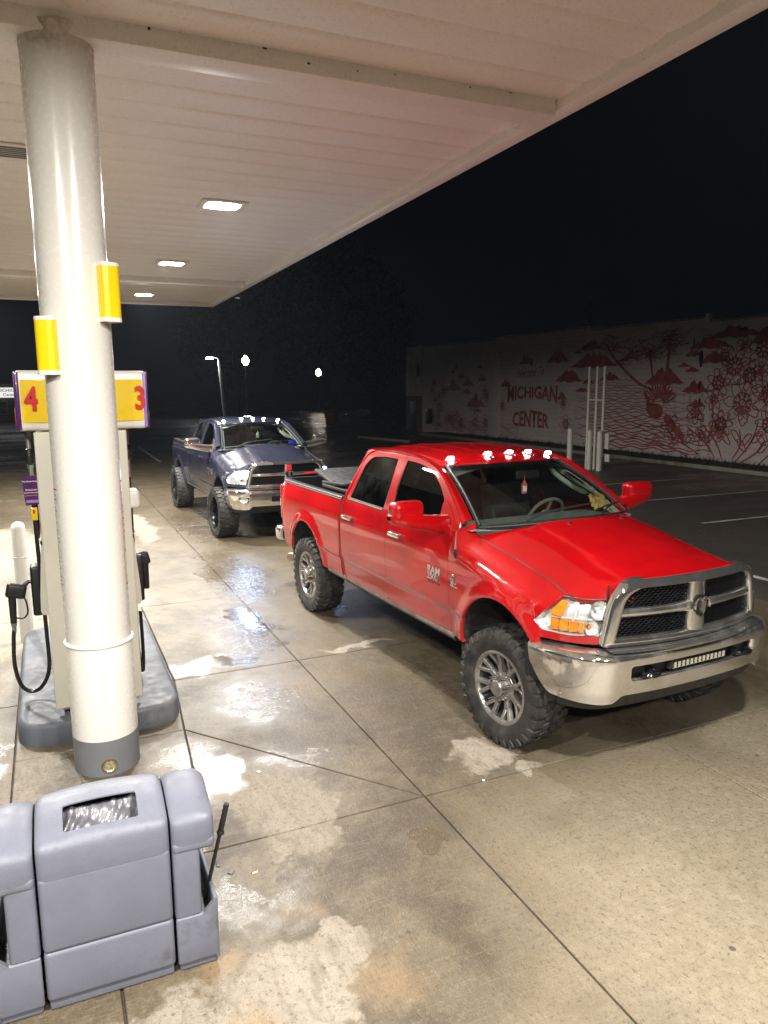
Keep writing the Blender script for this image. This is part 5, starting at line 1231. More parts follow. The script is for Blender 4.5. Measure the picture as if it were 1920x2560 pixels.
# sign box on top
TZ0, TZ1 = 2.155, 2.585; ty0, ty1, tx0, tx1 = -4.070, -3.175, -2.70, -1.50
MB().rbox(((tx0+tx1)/2, (ty0+ty1)/2, (TZ0+TZ1)/2), (tx1-tx0, ty1-ty0, TZ1-TZ0), 0.03, 3).build('sign_box', M['signwhite'], D, 60)
for ex, sx in ((tx1, 1), (tx0, -1)):
    q = MB(); q.grid(lambda a, b: Vector((ex+sx*(0.004+0.016*math.sin(PI*b)), ty0+0.032+(ty1-ty0-0.064)*b, TZ0+0.06+(TZ1-TZ0-0.125)*a)), 2, 16); q.build('yellow_face', M['yellow'], D, 60)
for s, y in ((-1, ty0), (1, ty1)):
    MB().rbox(((tx0+tx1)/2, y+s*0.004, (TZ0+TZ1)/2), (tx1-tx0-0.02, 0.012, TZ1-TZ0-0.01), 0.005, 2).build('purple_face', M['purple'], D)
    MB().lathe([(0.085, 0.0), (0.078, 0.004), (0.001, 0.004)], 24, basis((tx1-0.10, y+s*0.011, TZ0+0.10), (1,0,0), (0,0,1), (0,s,0)) @ Matrix.Diagonal((0.9, 0.8, 1, 1))).build('orange_print', M['orange_print'], D)
for yy in (ty0+0.014, ty1-0.014): MB().rbox((tx1-0.004, yy, (TZ0+TZ1)/2), (0.018, 0.024, TZ1-TZ0-0.016), 0.006, 2).build('purple_edge', M['purple'] if yy < -3.6 else M['lilac'], D)
def digit(ch_, y, z, size, par=None):
    me = text_mesh(ch_, size, 0.0015, 0.006, 'CENTER', 0.74)
    xf(me, basis((tx1+0.022, y, z), (0,1,0), (0,0,1), (1,0,0))); return link('pump_number', me, M['signred'], par or D)
digit('4', -3.972, 2.375, 0.235); digit('3', -3.225, 2.375, 0.235)
# hoses, breakaways, nozzles
def fuel_set(s, y, xh, lo=1.0, hl_=1.0):
    # s=-1 left side (camera left)
    q = MB(); yo = y+s*0.045
    q.tube([(xh, yo, 2.16), (xh, yo, 1.98)], 0.019, 10); q.build('hose_outlet', M['steelgrey'], D)
    MB().lathe([(0.018, 0.0), (0.034, 0.01), (0.037, 0.05), (0.036, 0.09), (0.026, 0.12), (0.018, 0.125)], 14, Matrix.Translation((xh, yo, 1.88))).build('breakaway', M['black'], D)
    MB().tube([(xh, yo, 1.885), (xh, yo, 1.74)], 0.017, 10).build('hose_coupling', M['steelgrey'], D)
    pts = [(xh, yo, 1.76), (xh+0.005, yo+s*0.0, 1.45), (xh+0.02, yo-s*0.005, 1.05), (xh+0.04, yo-s*0.015, 0.55), (xh+0.04, yo-s*0.012, 0.25), (xh+0.02, yo+s*hl_*0.05, 0.10), (xh, yo+s*hl_*0.13, 0.065), (xh, yo+s*hl_*0.20, 0.13), (xh, yo+s*hl_*0.232, 0.30), (xh-0.01, yo+s*hl_*0.225, 0.50), (xh-0.02, yo+s*hl_*0.215, 0.585)]
    MB().tube(spline(pts, 7), 0.0155, 10).build('fuel_hose', M['hose'], D)
    MB().rbox((xh-0.05, y+s*0.075, 0.885), (0.17, 0.075, 0.40), 0.02, 3).build('nozzle_boot', M['black'], D)
    nz = MB(); a = Vector((xh-0.02, yo+s*lo*0.213, 0.66 if lo == 1.0 else 0.80))
    nz.tube([a+Vector((0, 0, -0.02)), a+Vector((0, -s*0.004, 0.19))], [0.024, 0.030], 10)
    nz.rbox(a+Vector((0, -s*0.035, 0.235)), (0.065, 0.145, 0.115), 0.024, 3, Matrix.Rotation(R(s*14), 3, 'X'))
    nz.tube([a+Vector((0, -s*0.08, 0.26)), a+Vector((0, -s*0.13, 0.30)), a+Vector((0, -s*0.17, 0.285)), a+Vector((0, -s*0.20, 0.22))], [0.019, 0.016, 0.013, 0.012], 10)
    g = [a+Vector((0, -s*0.01, 0.02)), a+Vector((0, -s*0.07, 0.01)), a+Vector((0, -s*0.105, 0.05)), a+Vector((0, -s*0.10, 0.14)), a+Vector((0, -s*0.08, 0.19))]
    nz.tube(spline(g, 4), 0.007, 6); nz.build('nozzle', M['black'], D)
    if s < 0: MB().tube([a+Vector((0, s*0.002, -0.10)), a+Vector((0, 0, -0.05)), a+Vector((0, 0, -0.045)), a+Vector((0, 0, -0.02))], [0.016, 0.017, 0.022, 0.022], 10).build('hose_swivel', M['steelgrey'], D)
fuel_set(-1, yL, -1.86); fuel_set(1, yR, -1.95, 0.42, 0.12)
# purple card and yellow tag on the left hose
card = MB().rbox((-1.835, -4.030, 1.685), (0.004, 0.105, 0.225), 0.0015, 1, Matrix.Rotation(R(4), 3, 'X')).build('hose_card', M['purple'], D)
for txt, z, sz, mt in (('The Giving Pump', 1.755, 0.0155, 'ink_white'), ('Giving back', 1.690, 0.0175, 'ink_white'), ("doesn't cost extra", 1.668, 0.0135, 'ink_white')):
    me = text_mesh(txt, sz, 0.0003, 0.0003); xf(me, basis((-1.8315, -4.030+(1.685-z)*0.07, z), (0,1,0), (0,0,1), (1,0,0))); link('card_lettering', me, M[mt], card)
MB().rbox((-1.832, -4.031, 1.645), (0.002, 0.088, 0.004), 0.0008, 1).build('card_rule', M['orange_print'], card)
MB().rbox((-1.832, -4.024, 1.600), (0.002, 0.09, 0.022), 0.0008, 1).build('card_strip', M['lilac'], card)
MB().rbox((-1.845, -4.020, 1.50), (0.03, 0.045, 0.10), 0.006, 2).build('hose_tag', M['yellow'], D)
MB().rbox((-1.828, -4.022, 1.52), (0.004, 0.014, 0.03), 0.001, 1).build('tag_mark', M['signred'], D)
MB().rbox((-2.30, -4.03, 1.83), (0.04, 0.05, 0.04), 0.01, 2).build('grade_button', M['green'], D)
def bollard(x, y, label, h=1.27):
    t = empty('bollard', (x, y, 0), 0, label, 'bollard', 'white bollards by the pump'); r = 0.068
    MB().lathe([(r, 0), (r, h-0.06), (r*0.92, h-0.03), (r*0.7, h-0.008), (r*0.35, h+0.004), (0.001, h+0.008)], 28).build('sleeve', M['bollard'], t)
    for z in (h-0.36, h-0.66): MB().lathe([(r, z-0.008), (r+0.004, z), (r, z+0.008)], 28).build('band', M['bollard'], t)
bollard(-3.98, -4.235, 'white plastic bollard at the left end of the grey pump island'); bollard(-3.98, -3.20, 'white plastic bollard mostly hidden behind the right side of the fuel pump', 0.95)
# ------------------------------------------------------------------ yellow signs on the column
def colsign(y, z, h, x, label, rz):
    t = empty('column_sign', (x, y, z), rz, label, 'sign', 'yellow signs on the column'); w = 0.062; d = 0.115
    def shell(ins): return fillet([(-d, -w+ins), (-0.02, -w+ins), (0.0-ins, -w*0.55), (0.0-ins, w*0.55), (-0.02, w-ins), (-d, w-ins)], [0.004, 0.02, 0.02, 0.02, 0.02, 0.004], 4)
    o, i = shell(0), shell(0.006); n = len(o)
    def tubey(z0, z1, e=0.0):
        m = MB(); rows = [(o, z0), (o, z1), (i, z1), (i, z0)]
        for pl__, zz in rows: m.v += [(p[0]+e*(1 if p[0] > -0.05 else 0), p[1]*(1+e*8), zz) for p in pl__]
        for k in range(4):
            k2 = (k+1) % 4
            for j in range(n): jj = (j+1) % n; m.f.append((k*n+j, k*n+jj, k2*n+jj, k2*n+j))
        return m
    tubey(0, 0.026, 0.001).build('white_band', M['signwhite'], t, 40); tubey(h-0.022, h, 0.001).build('white_band', M['signwhite'], t, 40)
    tubey(0.026, h-0.022).build('yellow_shell', M['yellow'], t, 40)
    MB().add([(p[0], p[1], h-0.004) for p in i], [tuple(range(n))]).build('end_cap', M['signwhite'], t, None)
    MB().box((-d+0.01, -0.004, 0.004), (-0.03, 0.004, h-0.01)).build('bracket', M['signwhite'], t, None)
colsign(-3.440, 3.042, 0.362, -0.66, 'yellow wrapped sign higher up on the right of the column', R(24))
colsign(-3.862, 2.712, 0.352, -0.66, 'yellow wrapped sign lower down on the left of the column', R(-24))
# printed notices wrapped on the column
def wrap(a0, a1, z0, z1, r, name, mat, par):
    q = MB(); q.grid(lambda a, b: Vector((r*math.cos(R(a0+(a1-a0)*b)), r*math.sin(R(a0+(a1-a0)*b)), z0+(z1-z0)*a)), 2, 8); return q.build(name, mat, par, 60)
nt = wrap(66, 92, 1.30, 2.02, 0.2135, 'printed_notice', M['signwhite'], col1)
for a0, a1, z0, z1 in ((66, 67.2, 1.30, 2.02), (66, 92, 2.008, 2.02), (66, 92, 1.30, 1.312)): wrap(a0, a1, z0, z1, 0.2145, 'red_border', M['ink_red'], nt)
random.seed(5)
for i in range(17):
    z = 1.60+i*0.022; wrap(70, 73+random.random()*8, z, z+0.009, 0.2145, 'red_print', M['ink_red'], nt) if i % 2 else None
wrap(72, 77, 1.53, 1.545, 0.2146, 'print_mark', M['ink_dark'], nt)
n2 = wrap(-88, -66, 1.32, 1.98, 0.2134, 'printed_notice', M['column'], col1)
for i in range(24):
    z = 1.34+i*0.026; wrap(-84, -79+random.random()*10, z, z+0.005, 0.2142, 'print_line', M['ink_dark'], n2)
wrap(-88, -66, 1.975, 1.985, 0.2142, 'red_border', M['ink_red'], n2)
# small litter on the concrete
for k, (x, y, sx, sy, mt, lb) in enumerate(((0.62,-3.19,0.05,0.02,'ink_dark','dark flattened scrap on the dry patch by the grey bin'), (0.72,-3.14,0.03,0.03,'ink_dark','small dark gum spot beside the grey bin'), (0.78,-3.02,0.035,0.012,'yellow','tiny yellow scrap on the concrete right of the bin'),
                                        (0.48,-1.37,0.018,0.018,'ink_white','small white speck of litter on the open concrete'), (-0.27,-2.72,0.03,0.02,'litter','wet crumpled leaf in the puddle by the column'))):
    q = MB(); q.rbox((x, y, 0.003), (sx, sy, 0.004), 0.0015, 1, Matrix.Rotation(k*0.9, 3, 'Z')); tag(q.build('litter_scrap', M[mt], None), lb, 'litter')
# ------------------------------------------------------------------ painted building across the car park
def mat_wall():
    T = NT('painted_block_wall'); tc = T.n('TexCoord').outputs['Object']
    sw = T.n('CombineXYZ', {0: T.n('SeparateXYZ', {0: tc}).outputs['X'], 1: T.n('SeparateXYZ', {0: tc}).outputs['Z'], 2: 0.0}).outputs[0]
    br = T.n('TexBrick', {'Vector': sw, 'Color1': (0.76, 0.655, 0.61, 1), 'Color2': (0.71, 0.61, 0.57, 1), 'Mortar': (0.58, 0.50, 0.47, 1), 'Scale': 1.0, 'Mortar Size': 0.012, 'Brick Width': 0.41, 'Row Height': 0.205})
    n = T.ramp(T.noise(tc, 0.8, 7, 0.65), 0.35, 0.75, 0, 0.55)
    col = T.mix(n, br.outputs['Color'], (0.56, 0.47, 0.43))
    return T.fin(T.bsdf(col=col, rough=0.85, normal=T.bump(br.outputs['Fac'], -0.5, 0.01)))
M['wall'] = mat_wall()
M['mural'] = simple('dark_red_mural_paint', (0.40, 0.090, 0.074), 0.75, 0, 0.35, 2.5)
M['mural2'] = simple('faded_red_mural_paint', (0.46, 0.20, 0.175), 0.75, 0, 0.3, 2.5)
M['siding'] = simple('tan_clapboard', (0.66, 0.54, 0.42), 0.7, 0, 0.15, 2)
M['brick'] = simple('brown_brick', (0.20, 0.13, 0.09), 0.85, 0, 0.5, 9)
M['darkdoor'] = simple('dark_door', (0.015, 0.014, 0.015), 0.5)
M['roofedge'] = simple('roof_coping', (0.30, 0.28, 0.26), 0.6, 0, 0.2, 2)
WY = 16.8
bld = empty('mural_building', (-24.0, WY, 0), 0, 'long pale building with a dark red painted mural along its side wall', 'building')
bx = lambda x: x+24.0
m = MB(); m.box((bx(-35.70), 0, -0.03), (bx(-27.75), 12, 4.93)); m.box((bx(-27.75)+0.001, 0.0, -0.03), (bx(-20.6), 12, 5.00)); m.box((bx(-20.6)+0.001, 0.0, -0.03), (bx(-14.5), 12, 4.88)); m.box((bx(-14.5)+0.001, 0.0, -0.03), (bx(-3.0), 12, 4.74))
m.build('side_wall', M['wall'], bld, None)
MB().rbox((bx(-27.6), -0.08, 2.2), (0.9, 0.16, 4.4), 0.01).build('pilaster', M['wall'], bld)
for x0, x1, z in ((-35.75,-27.75,4.93), (-27.7,-20.6,5.0), (-20.55,-14.5,4.88), (-14.45,-3.0,4.74)):
    MB().rbox((bx((x0+x1)/2), 6, z+0.04), (x1-x0, 12.1, 0.08), 0.02).build('coping', M['roofedge'], bld)
MB().rbox((bx(-14.56), 0.02, 4.95), (0.16, 0.2, 0.20), 0.04).build('roof_vent', M['signwhite'], bld)
# end bay: clapboard above brick, with a door and a small window
q = MB()
for i in range(25):
    z = 2.12+i*0.118; q.add([(bx(-37.88), -0.004, z), (bx(-35.705), -0.004, z), (bx(-35.705), -0.034, z), (bx(-37.88), -0.034, z), (bx(-37.88), -0.010, z+0.118), (bx(-35.705), -0.010, z+0.118)], [(3,2,5,4), (0,1,2,3)])
o = q.build('clapboards', M['siding'], bld, None); o['kind'] = 'stuff'
MB().box((bx(-37.9), 0.0, -0.03), (bx(-35.702), 6, 5.06)).build('end_wall', M['brick'], bld, None)
q = MB()
for r_ in range(28):
    for c_ in range(8):
        x = bx(-37.88)+c_*0.272+(0.136 if r_ % 2 else 0); z = 0.0+r_*0.075
        if bx(-37.35) < x+0.12 < bx(-36.25) and z < 1.78: continue
        if x > bx(-35.95): continue
        q.box((x, -0.018-random.random()*0.008, z), (x+0.255, 0.0, z+0.064))
o = q.build('brickwork', M['brick'], bld, None); o['kind'] = 'stuff'
MB().rbox((bx(-36.9), -0.012, 0.88), (0.88, 0.03, 1.78), 0.006).build('door', M['darkdoor'], bld)
w = MB().rbox((bx(-36.15), -0.045, 3.62), (0.52, 0.03, 0.78), 0.006).build('window', M['roofedge'], bld); MB().box((bx(-36.15)-0.21, -0.064, 3.28), (bx(-36.15)+0.21, -0.0605, 3.96)).build('window_pane', M['tint'], w, None)
MB().rbox((bx(-34.6), -0.10, 0.95), (0.5, 0.2, 0.9), 0.02).build('meter_box', M['darkdoor'], bld)
for x in (-33.9, -34.1): MB().tube([(bx(x), -0.06, 0), (bx(x), -0.06, 1.4)], 0.03, 8).build('conduit', M['steelgrey'], bld)
# patches of bare block and old fixings
for x, z, w_, h_ in ((-14.75,3.55,0.20,0.62),(-14.75,2.62,0.12,0.30),(-14.7,2.12,0.10,0.22),(-13.1,4.42,0.45,0.16),(-24.6,3.75,0.16,0.42),(-31.6,3.75,0.22,0.5),(-15.1,4.1,0.06,0.4)):
    pts = [(bx(x)+w_*0.5*math.cos(a)*random.uniform(0.6, 1.1), z+h_*0.5*math.sin(a)*random.uniform(0.7, 1.1)) for a in [k*PI/6 for k in range(12)]]
    MB().prism(pts, 0, 0.006, basis((0, -0.010, 0), (1,0,0), (0,0,1), (0,-1,0))).build('bare_patch', M['darkdoor'], bld, None)
# mural
_lay = [0]
def paint(m_, name, mat): return m_.build(name, mat, bld, None)
def stroke(m_, pts, w, depth):
    P = [Vector((p[0], p[1])) for p in pts]; b = len(m_.v); n = len(P)
    for i, p in enumerate(P):
        d = (P[min(i+1, n-1)]-P[max(i-1, 0)]).normalized(); k = Vector((-d.y, d.x))*w*0.5*(w and (0.55+0.45*math.sin(PI*(i+0.5)/n)))
        m_.v += [(bx(p.x+k.x), -depth, p.y+k.y), (bx(p.x-k.x), -depth, p.y-k.y)]
    for i in range(n-1): m_.f.append((b+2*i, b+2*i+1, b+2*i+3, b+2*i+2))
def D_(): _lay[0] += 1; return 0.006+(_lay[0] % 9)*0.0011
def cloud(x, z, w, h, mat):
    rnd = random.Random(int((x+z)*100)); top = []; n = 18
    for i in range(n+1):
        t = i/n; env = math.sin(PI*t)**1.5; k = 0.55+0.45*abs(math.sin(t*PI*rnd.uniform(2.5, 4.0)+rnd.random()))
        top.append((x-w/2+w*t, z+h*env*k))
    bot = [(x+w/2-w*t/8, z-0.10*h*math.sin(PI*t/8)*(1+math.sin(t*2.2))) for t in range(1, 8)]
    d = D_(); pts = top+bot; MB().add([(bx(p[0]), -d, p[1]) for p in pts], [tuple(range(len(pts)))]).build('mural_cloud', mat, bld, None)
for x, z, w, h in ((-13.4,4.22,2.3,0.42),(-14.4,3.92,1.9,0.42),(-15.1,3.66,0.8,0.26),(-14.2,3.42,1.4,0.36),(-12.2,4.0,1.2,0.5),(-15.5,3.30,0.6,0.16),(-15.1,3.12,0.7,0.18),(-16.4,2.72,2.0,0.62),(-14.9,2.42,1.3,0.46),(-16.2,2.30,1.0,0.22),(-14.8,1.92,0.9,0.2)):
    cloud(x, z, w, h, M['mural'])
for x, z, w, h in ((-20.3,3.45,3.0,0.62),(-20.5,4.15,1.5,0.4),(-22.7,3.72,1.6,0.52),(-21.9,2.86,1.9,0.58),(-20.6,2.75,0.8,0.25),(-25.1,3.72,1.1,0.42),(-26.7,2.66,1.0,0.38),(-21.0,2.42,0.9,0.2),(-22.3,2.08,0.7,0.36),(-19.3,2.9,1.3,0.3),(-21.3,4.0,0.5,0.2)):
    cloud(x, z, w, h, M['mural'])
for x, z, w, h in ((-31.9,2.5,1.8,0.55),(-30.3,2.72,1.2,0.45),(-29.5,1.62,2.1,0.65),(-31.1,3.15,0.9,0.3),(-30.4,2.3,1.0,0.3),(-28.9,2.95,0.9,0.4),(-29.3,1.35,0.9,0.2),(-29.2,3.6,0.7,0.25),(-32.0,3.4,0.5,0.2),(-28.2,2.2,0.9,0.3)):
    cloud(x, z, w, h, M['mural2'])
# lettering: bottoms and tops bent as on the wall
def warp_text(txt, x0, x1, zb, zt, name, bold, sx=1.0, shear=0.0, mat='mural'):
    me = text_mesh(txt, 1.0, 0.0, bold, 'LEFT', sx, shear)
    xs = [v.co.x for v in me.vertices]; ys = [v.co.y for v in me.vertices]; a, b = min(xs), max(xs); c, d = min(ys), max(ys); dd = D_()
    for v in me.vertices:
        s = (v.co.x-a)/(b-a); t = (v.co.y-c)/(d-c); lo, hi = zb(s), zt(s); v.co = Vector((bx(x0+(x1-x0)*s), -dd, lo+(hi-lo)*t))
    link(name, me, M[mat], bld)
warp_text('MICHIGAN', -26.55, -22.62, lambda s: 1.86+0.24*math.sin(PI*s), lambda s: 2.70-0.06*math.sin(PI*s), 'mural_lettering', 0.03)
warp_text('CENTER', -26.05, -23.18, lambda s: 0.76-0.03*math.sin(PI*s), lambda s: 1.36+0.20*math.sin(PI*s), 'mural_lettering', 0.03)
warp_text('Welcome To', -25.75, -23.65, lambda s: 3.02+0.12*s, lambda s: 3.44+0.12*s, 'mural_lettering', 0.004, 1.0, 0.35)
def flower(x, z, r_, np_, mat, w=0.045, inner=True):
    m_ = MB(); d = D_(); rnd = random.Random(int(x*37+z*91)); ph = rnd.random()*6
    for k in range(np_):
        a = ph+2*PI*k/np_; hw = PI/np_*0.96; pts = []
        for i in range(13):
            t = i/12; aa = a-hw+2*hw*t; rad = r_*(0.34+0.66*math.sin(PI*t)**0.55)*(1+0.05*math.sin(t*16+k)); pts.append((x+rad*math.cos(aa), z+rad*math.sin(aa)))
        stroke(m_, pts, w, d)
        for j in range(3): stroke(m_, [(x+r_*(0.22+0.1*u)*math.cos(a+(j-1)*0.13), z+r_*(0.22+0.1*u)*math.sin(a+(j-1)*0.13)) for u in (0, 1, 2, 3)], w*0.8, d)
    stroke(m_, [(x+r_*0.17*math.cos(i*PI/6), z+r_*0.17*math.sin(i*PI/6)) for i in range(13)], w*1.7, d+0.0006)
    if inner:
        for k in range(np_):
            a = ph+0.5+2*PI*k/np_; stroke(m_, [(x+r_*0.5*(0.7+0.3*math.sin(PI*i/6))*math.cos(a-0.5+i/6), z+r_*0.5*(0.7+0.3*math.sin(PI*i/6))*math.sin(a-0.5+i/6)) for i in range(7)], w*0.8, d)
    return paint(m_, 'mural_flower', mat)
for x, z, r_, n_ in ((-12.95,2.06,0.72,7),(-13.35,3.25,0.62,8),(-12.75,2.95,0.50,8),(-13.75,1.35,0.48,8),(-11.9,2.35,0.75,7),(-15.95,1.18,0.46,6),(-14.85,1.72,0.42,6),(-13.95,2.72,0.50,7),(-12.3,3.75,0.55,7),(-11.9,1.4,0.5,7),(-11.4,3.2,0.6,7),(-10.8,2.2,0.7,7)):
    flower(x, z, r_, n_, M['mural'])
for x, z, r_ in ((-33.5,1.5,0.55),(-32.3,0.9,0.5),(-31.0,0.7,0.5),(-29.6,0.8,0.5),(-33.0,2.4,0.4),(-34.3,0.8,0.4),(-28.5,0.8,0.42),(-22.0,1.0,0.42),(-27.0,1.7,0.3),(-22.2,1.9,0.25),(-34.2,2.9,0.3)): flower(x, z, r_, 7, M['mural2'], 0.04)
rf_ = random.Random(21)
for i in range(16): flower(rf_.uniform(-35.2, -28.4), rf_.uniform(0.5, 2.6), rf_.uniform(0.22, 0.42), 6, M['mural2'], 0.035, False)
for i in range(9): flower(rf_.uniform(-14.6, -10.5), rf_.uniform(0.6, 3.9), rf_.uniform(0.25, 0.4), 6, M['mural'], 0.04, False)
# leaves and stems
for x0, z0, x1, z1 in ((-13.0,1.2,-13.2,0.2),(-12.3,1.5,-13.1,0.1),(-14.6,1.35,-13.6,0.15),(-15.2,1.2,-13.9,0.2),(-12.0,0.9,-12.9,0.1),(-14.2,2.2,-14.3,0.6),(-16.4,0.9,-14.6,0.25),(-11.3,1.4,-12.2,0.1),(-17.2,0.7,-15.1,0.15)):
    m_ = MB(); d = D_(); stroke(m_, [(x0+(x1-x0)*t+0.18*math.sin(PI*t), z0+(z1-z0)*t) for t in [i/10 for i in range(11)]], 0.06, d)
    for s in (-1, 1):
        c = ((x0+x1)/2+s*0.2, (z0+z1)/2); stroke(m_, [(c[0]+s*0.42*t, c[1]+0.35*t+0.16*math.sin(PI*t)) for t in [i/8 for i in range(9)]], 0.045, d); stroke(m_, [(c[0]+s*0.42*t, c[1]+0.35*t-0.12*math.sin(PI*t)) for t in [i/8 for i in range(9)]], 0.045, d)
    paint(m_, 'mural_leaf', M['mural'])
# water lines
for i in range(26):
    z = 0.28+0.103*i; far = i/26; xa = -20.8-0.0*i+0.6*math.sin(i*1.7); xb = -14.6-1.2*far+0.8*math.sin(i*2.3)
    if i > 22: xb -= 2
    m_ = MB(); rnd = random.Random(i); ph = rnd.random()*6; stroke(m_, [(xa+(xb-xa)*t/60, z+(0.045-0.028*far)*math.sin(t*(0.55+0.5*far)+ph)+0.02*math.sin(t*0.21+i)) for t in range(61)], 0.055-0.032*far, D_()); paint(m_, 'mural_wave', M['mural'])
for i in range(7):
    m_ = MB(); z = 0.25+0.09*i; stroke(m_, [(-33.5+8*t/60, z+0.05*math.sin(t*0.6+i)) for t in range(61)], 0.03, D_()); paint(m_, 'mural_wave', M['mural2'])
# tree with a leaning trunk and fine twigs
m_ = MB(); d = D_()
for pts, w in (([(-16.35,2.45),(-16.30,3.0),(-16.24,3.6),(-16.22,4.2)],0.17),([(-16.95,2.5),(-17.0,3.1),(-17.15,3.7),(-17.2,4.0)],0.11),([(-16.9,2.45),(-17.7,2.75),(-18.4,3.2),(-19.1,3.75),(-19.6,4.3)],0.14)):
    stroke(m_, [(p.x, p.y) for p in spline([Vector((a, b, 0)) for a, b in pts], 6)], w*0.9, d)
rnd = random.Random(11)
for i in range(90):
    x, z = rnd.choice(((-16.24,3.7),(-17.1,3.6),(-18.6,3.4),(-19.3,3.9),(-16.2,4.1),(-18.0,3.6))); a = rnd.uniform(0.2, 2.9); L = rnd.uniform(0.3, 0.9)
    stroke(m_, [(x+rnd.uniform(-.5, .5)+L*t*math.cos(a), min(4.65, z+rnd.uniform(-.2, .3)+L*t*math.sin(a)+0.1*math.sin(5*t))) for t in (0, .25, .5, .75, 1)], 0.022, d+0.0004)
paint(m_, 'mural_tree', M['mural'])
# tall bird with a fan of feathers
m_ = MB(); d = D_(); body = [(-17.42,2.40),(-17.34,2.28),(-17.22,2.05),(-17.22,1.75),(-17.05,1.52),(-16.8,1.42),(-16.5,1.45),(-16.35,1.65),(-16.4,1.88),(-16.7,1.98),(-17.0,2.02),(-17.18,2.3),(-17.3,2.46)]
m_.add([(bx(x), -d, z) for x, z in body], [tuple(range(len(body)))])
for k in range(13):
    a = R(20+k*11); stroke(m_, [(-16.6+r_*math.cos(a), 1.9+r_*math.sin(a)*1.1) for r_ in (0.25, 0.45, 0.65, 0.78, 0.84)], 0.075, d+0.0005)
for k in range(4): stroke(m_, [(-16.3+0.25*i+0.02*k, 1.42-0.20*i+0.07*k) for i in range(5)], 0.08, d+0.001)
stroke(m_, [(-17.8,1.20),(-17.2,1.12),(-16.4,1.16),(-15.9,1.22)], 0.05, d); paint(m_, 'mural_bird', M['mural'])
# ------------------------------------------------------------------ verge, kerb, markings
MB().box((-33, 15.42, -0.02), (2, WY-0.02, 0.10)).build('grass_verge', M['verge'], None, None)['kind'] = 'structure'
g = MB(); rnd = random.Random(2)
for i in range(5000):
    x = rnd.uniform(-30, 0); y = rnd.uniform(15.5, WY-0.05); h = rnd.uniform(0.04, 0.16); a = rnd.random()*6; dx, dy = 0.012*math.cos(a), 0.012*math.sin(a)
    g.add([(x-dx, y-dy, 0.1), (x+dx, y+dy, 0.1), (x+rnd.uniform(-.04, .04), y+rnd.uniform(-.04, .04), 0.1+h)], [(0, 1, 2)])
tag(g.build('verge_grass', M['verge'], None, None), 'dark short grass along the foot of the mural wall', 'grass', None, 'stuff')
k = MB(); k.rbox((-15.5, 15.33, 0.04), (35, 0.16, 0.13), 0.02); tag(k.build('kerb', M['kerbconc'], None), kind='structure')
def line(x0, y0, x1, y1, w=0.10):
    a = Vector((x0, y0)); b = Vector((x1, y1)); d = (b-a).normalized(); n_ = Vector((-d.y, d.x))*w/2
    o = MB().add([(p.x, p.y, -0.0195) for p in (a-n_, b-n_, b+n_, a+n_)], [(0, 1, 2, 3)]).build('painted_line', M['markpaint'], None, None); tag(o, kind='structure')
for x, y0, y1 in ((-5.95,7.6,13.0),(-8.65,8.2,13.2),(-11.35,8.6,13.2),(-3.25,7.4,12.8),(-16.8,9.5,13.4),(-0.6,7.4,12.6)): line(x, y0, x+0.03, y1)
line(-2.7, 5.0, 6, 5.0, 0.12); line(-31.5, -0.12, -19.6, -0.26, 0.10); line(-33.0, 4.2, -21, 4.1, 0.1)
MB().rbox((-30.2, 11.7, 0.03), (4.6, 0.16, 0.12), 0.02, 2, Matrix.Rotation(R(10), 3, 'Z')).build('kerb', M['kerbconc'], None)['kind'] = 'structure'
# ------------------------------------------------------------------ white sign frame and bollards by the wall
fr = empty('pole_frame', (-14.5, 12.1, -0.024), 0, 'empty frame of three thin white poles with a cross bar before the mural', 'sign frame')
for x in (-0.36, 0.02, 0.36): MB().tube([(x, 0, 0), (x, 0, 3.27)], 0.045, 12).build('pole', M['pole'], fr)
MB().tube([(-0.36, 0.0, 2.22), (0.42, 0.0, 2.22)], 0.03, 8).build('cross_bar', M['pole'], fr)
for x in (-0.06, 0.42):
    MB().lathe([(0.085, 0), (0.085, 1.2), (0.06, 1.26), (0.001, 1.28)], 16, Matrix.Translation((x, -0.14, 0))).build('post_sleeve', M['pole'], fr)
MB().rbox((0.62, -0.02, 0.95), (0.16, 0.05, 0.5), 0.01).build('bracket_plate', M['pole'], fr); MB().rbox((0.66, -0.02, 0.42), (0.20, 0.05, 0.24), 0.01).build('bracket_plate', M['pole'], fr)
o = MB().lathe([(0.095, 0), (0.095, 1.2), (0.07, 1.26), (0.001, 1.28)], 16).build('bollard', M['pole'], None); o.location = (-15.72, 12.1, -0.024); tag(o, 'white bollard left of the three white poles, above the red roof', 'bollard')
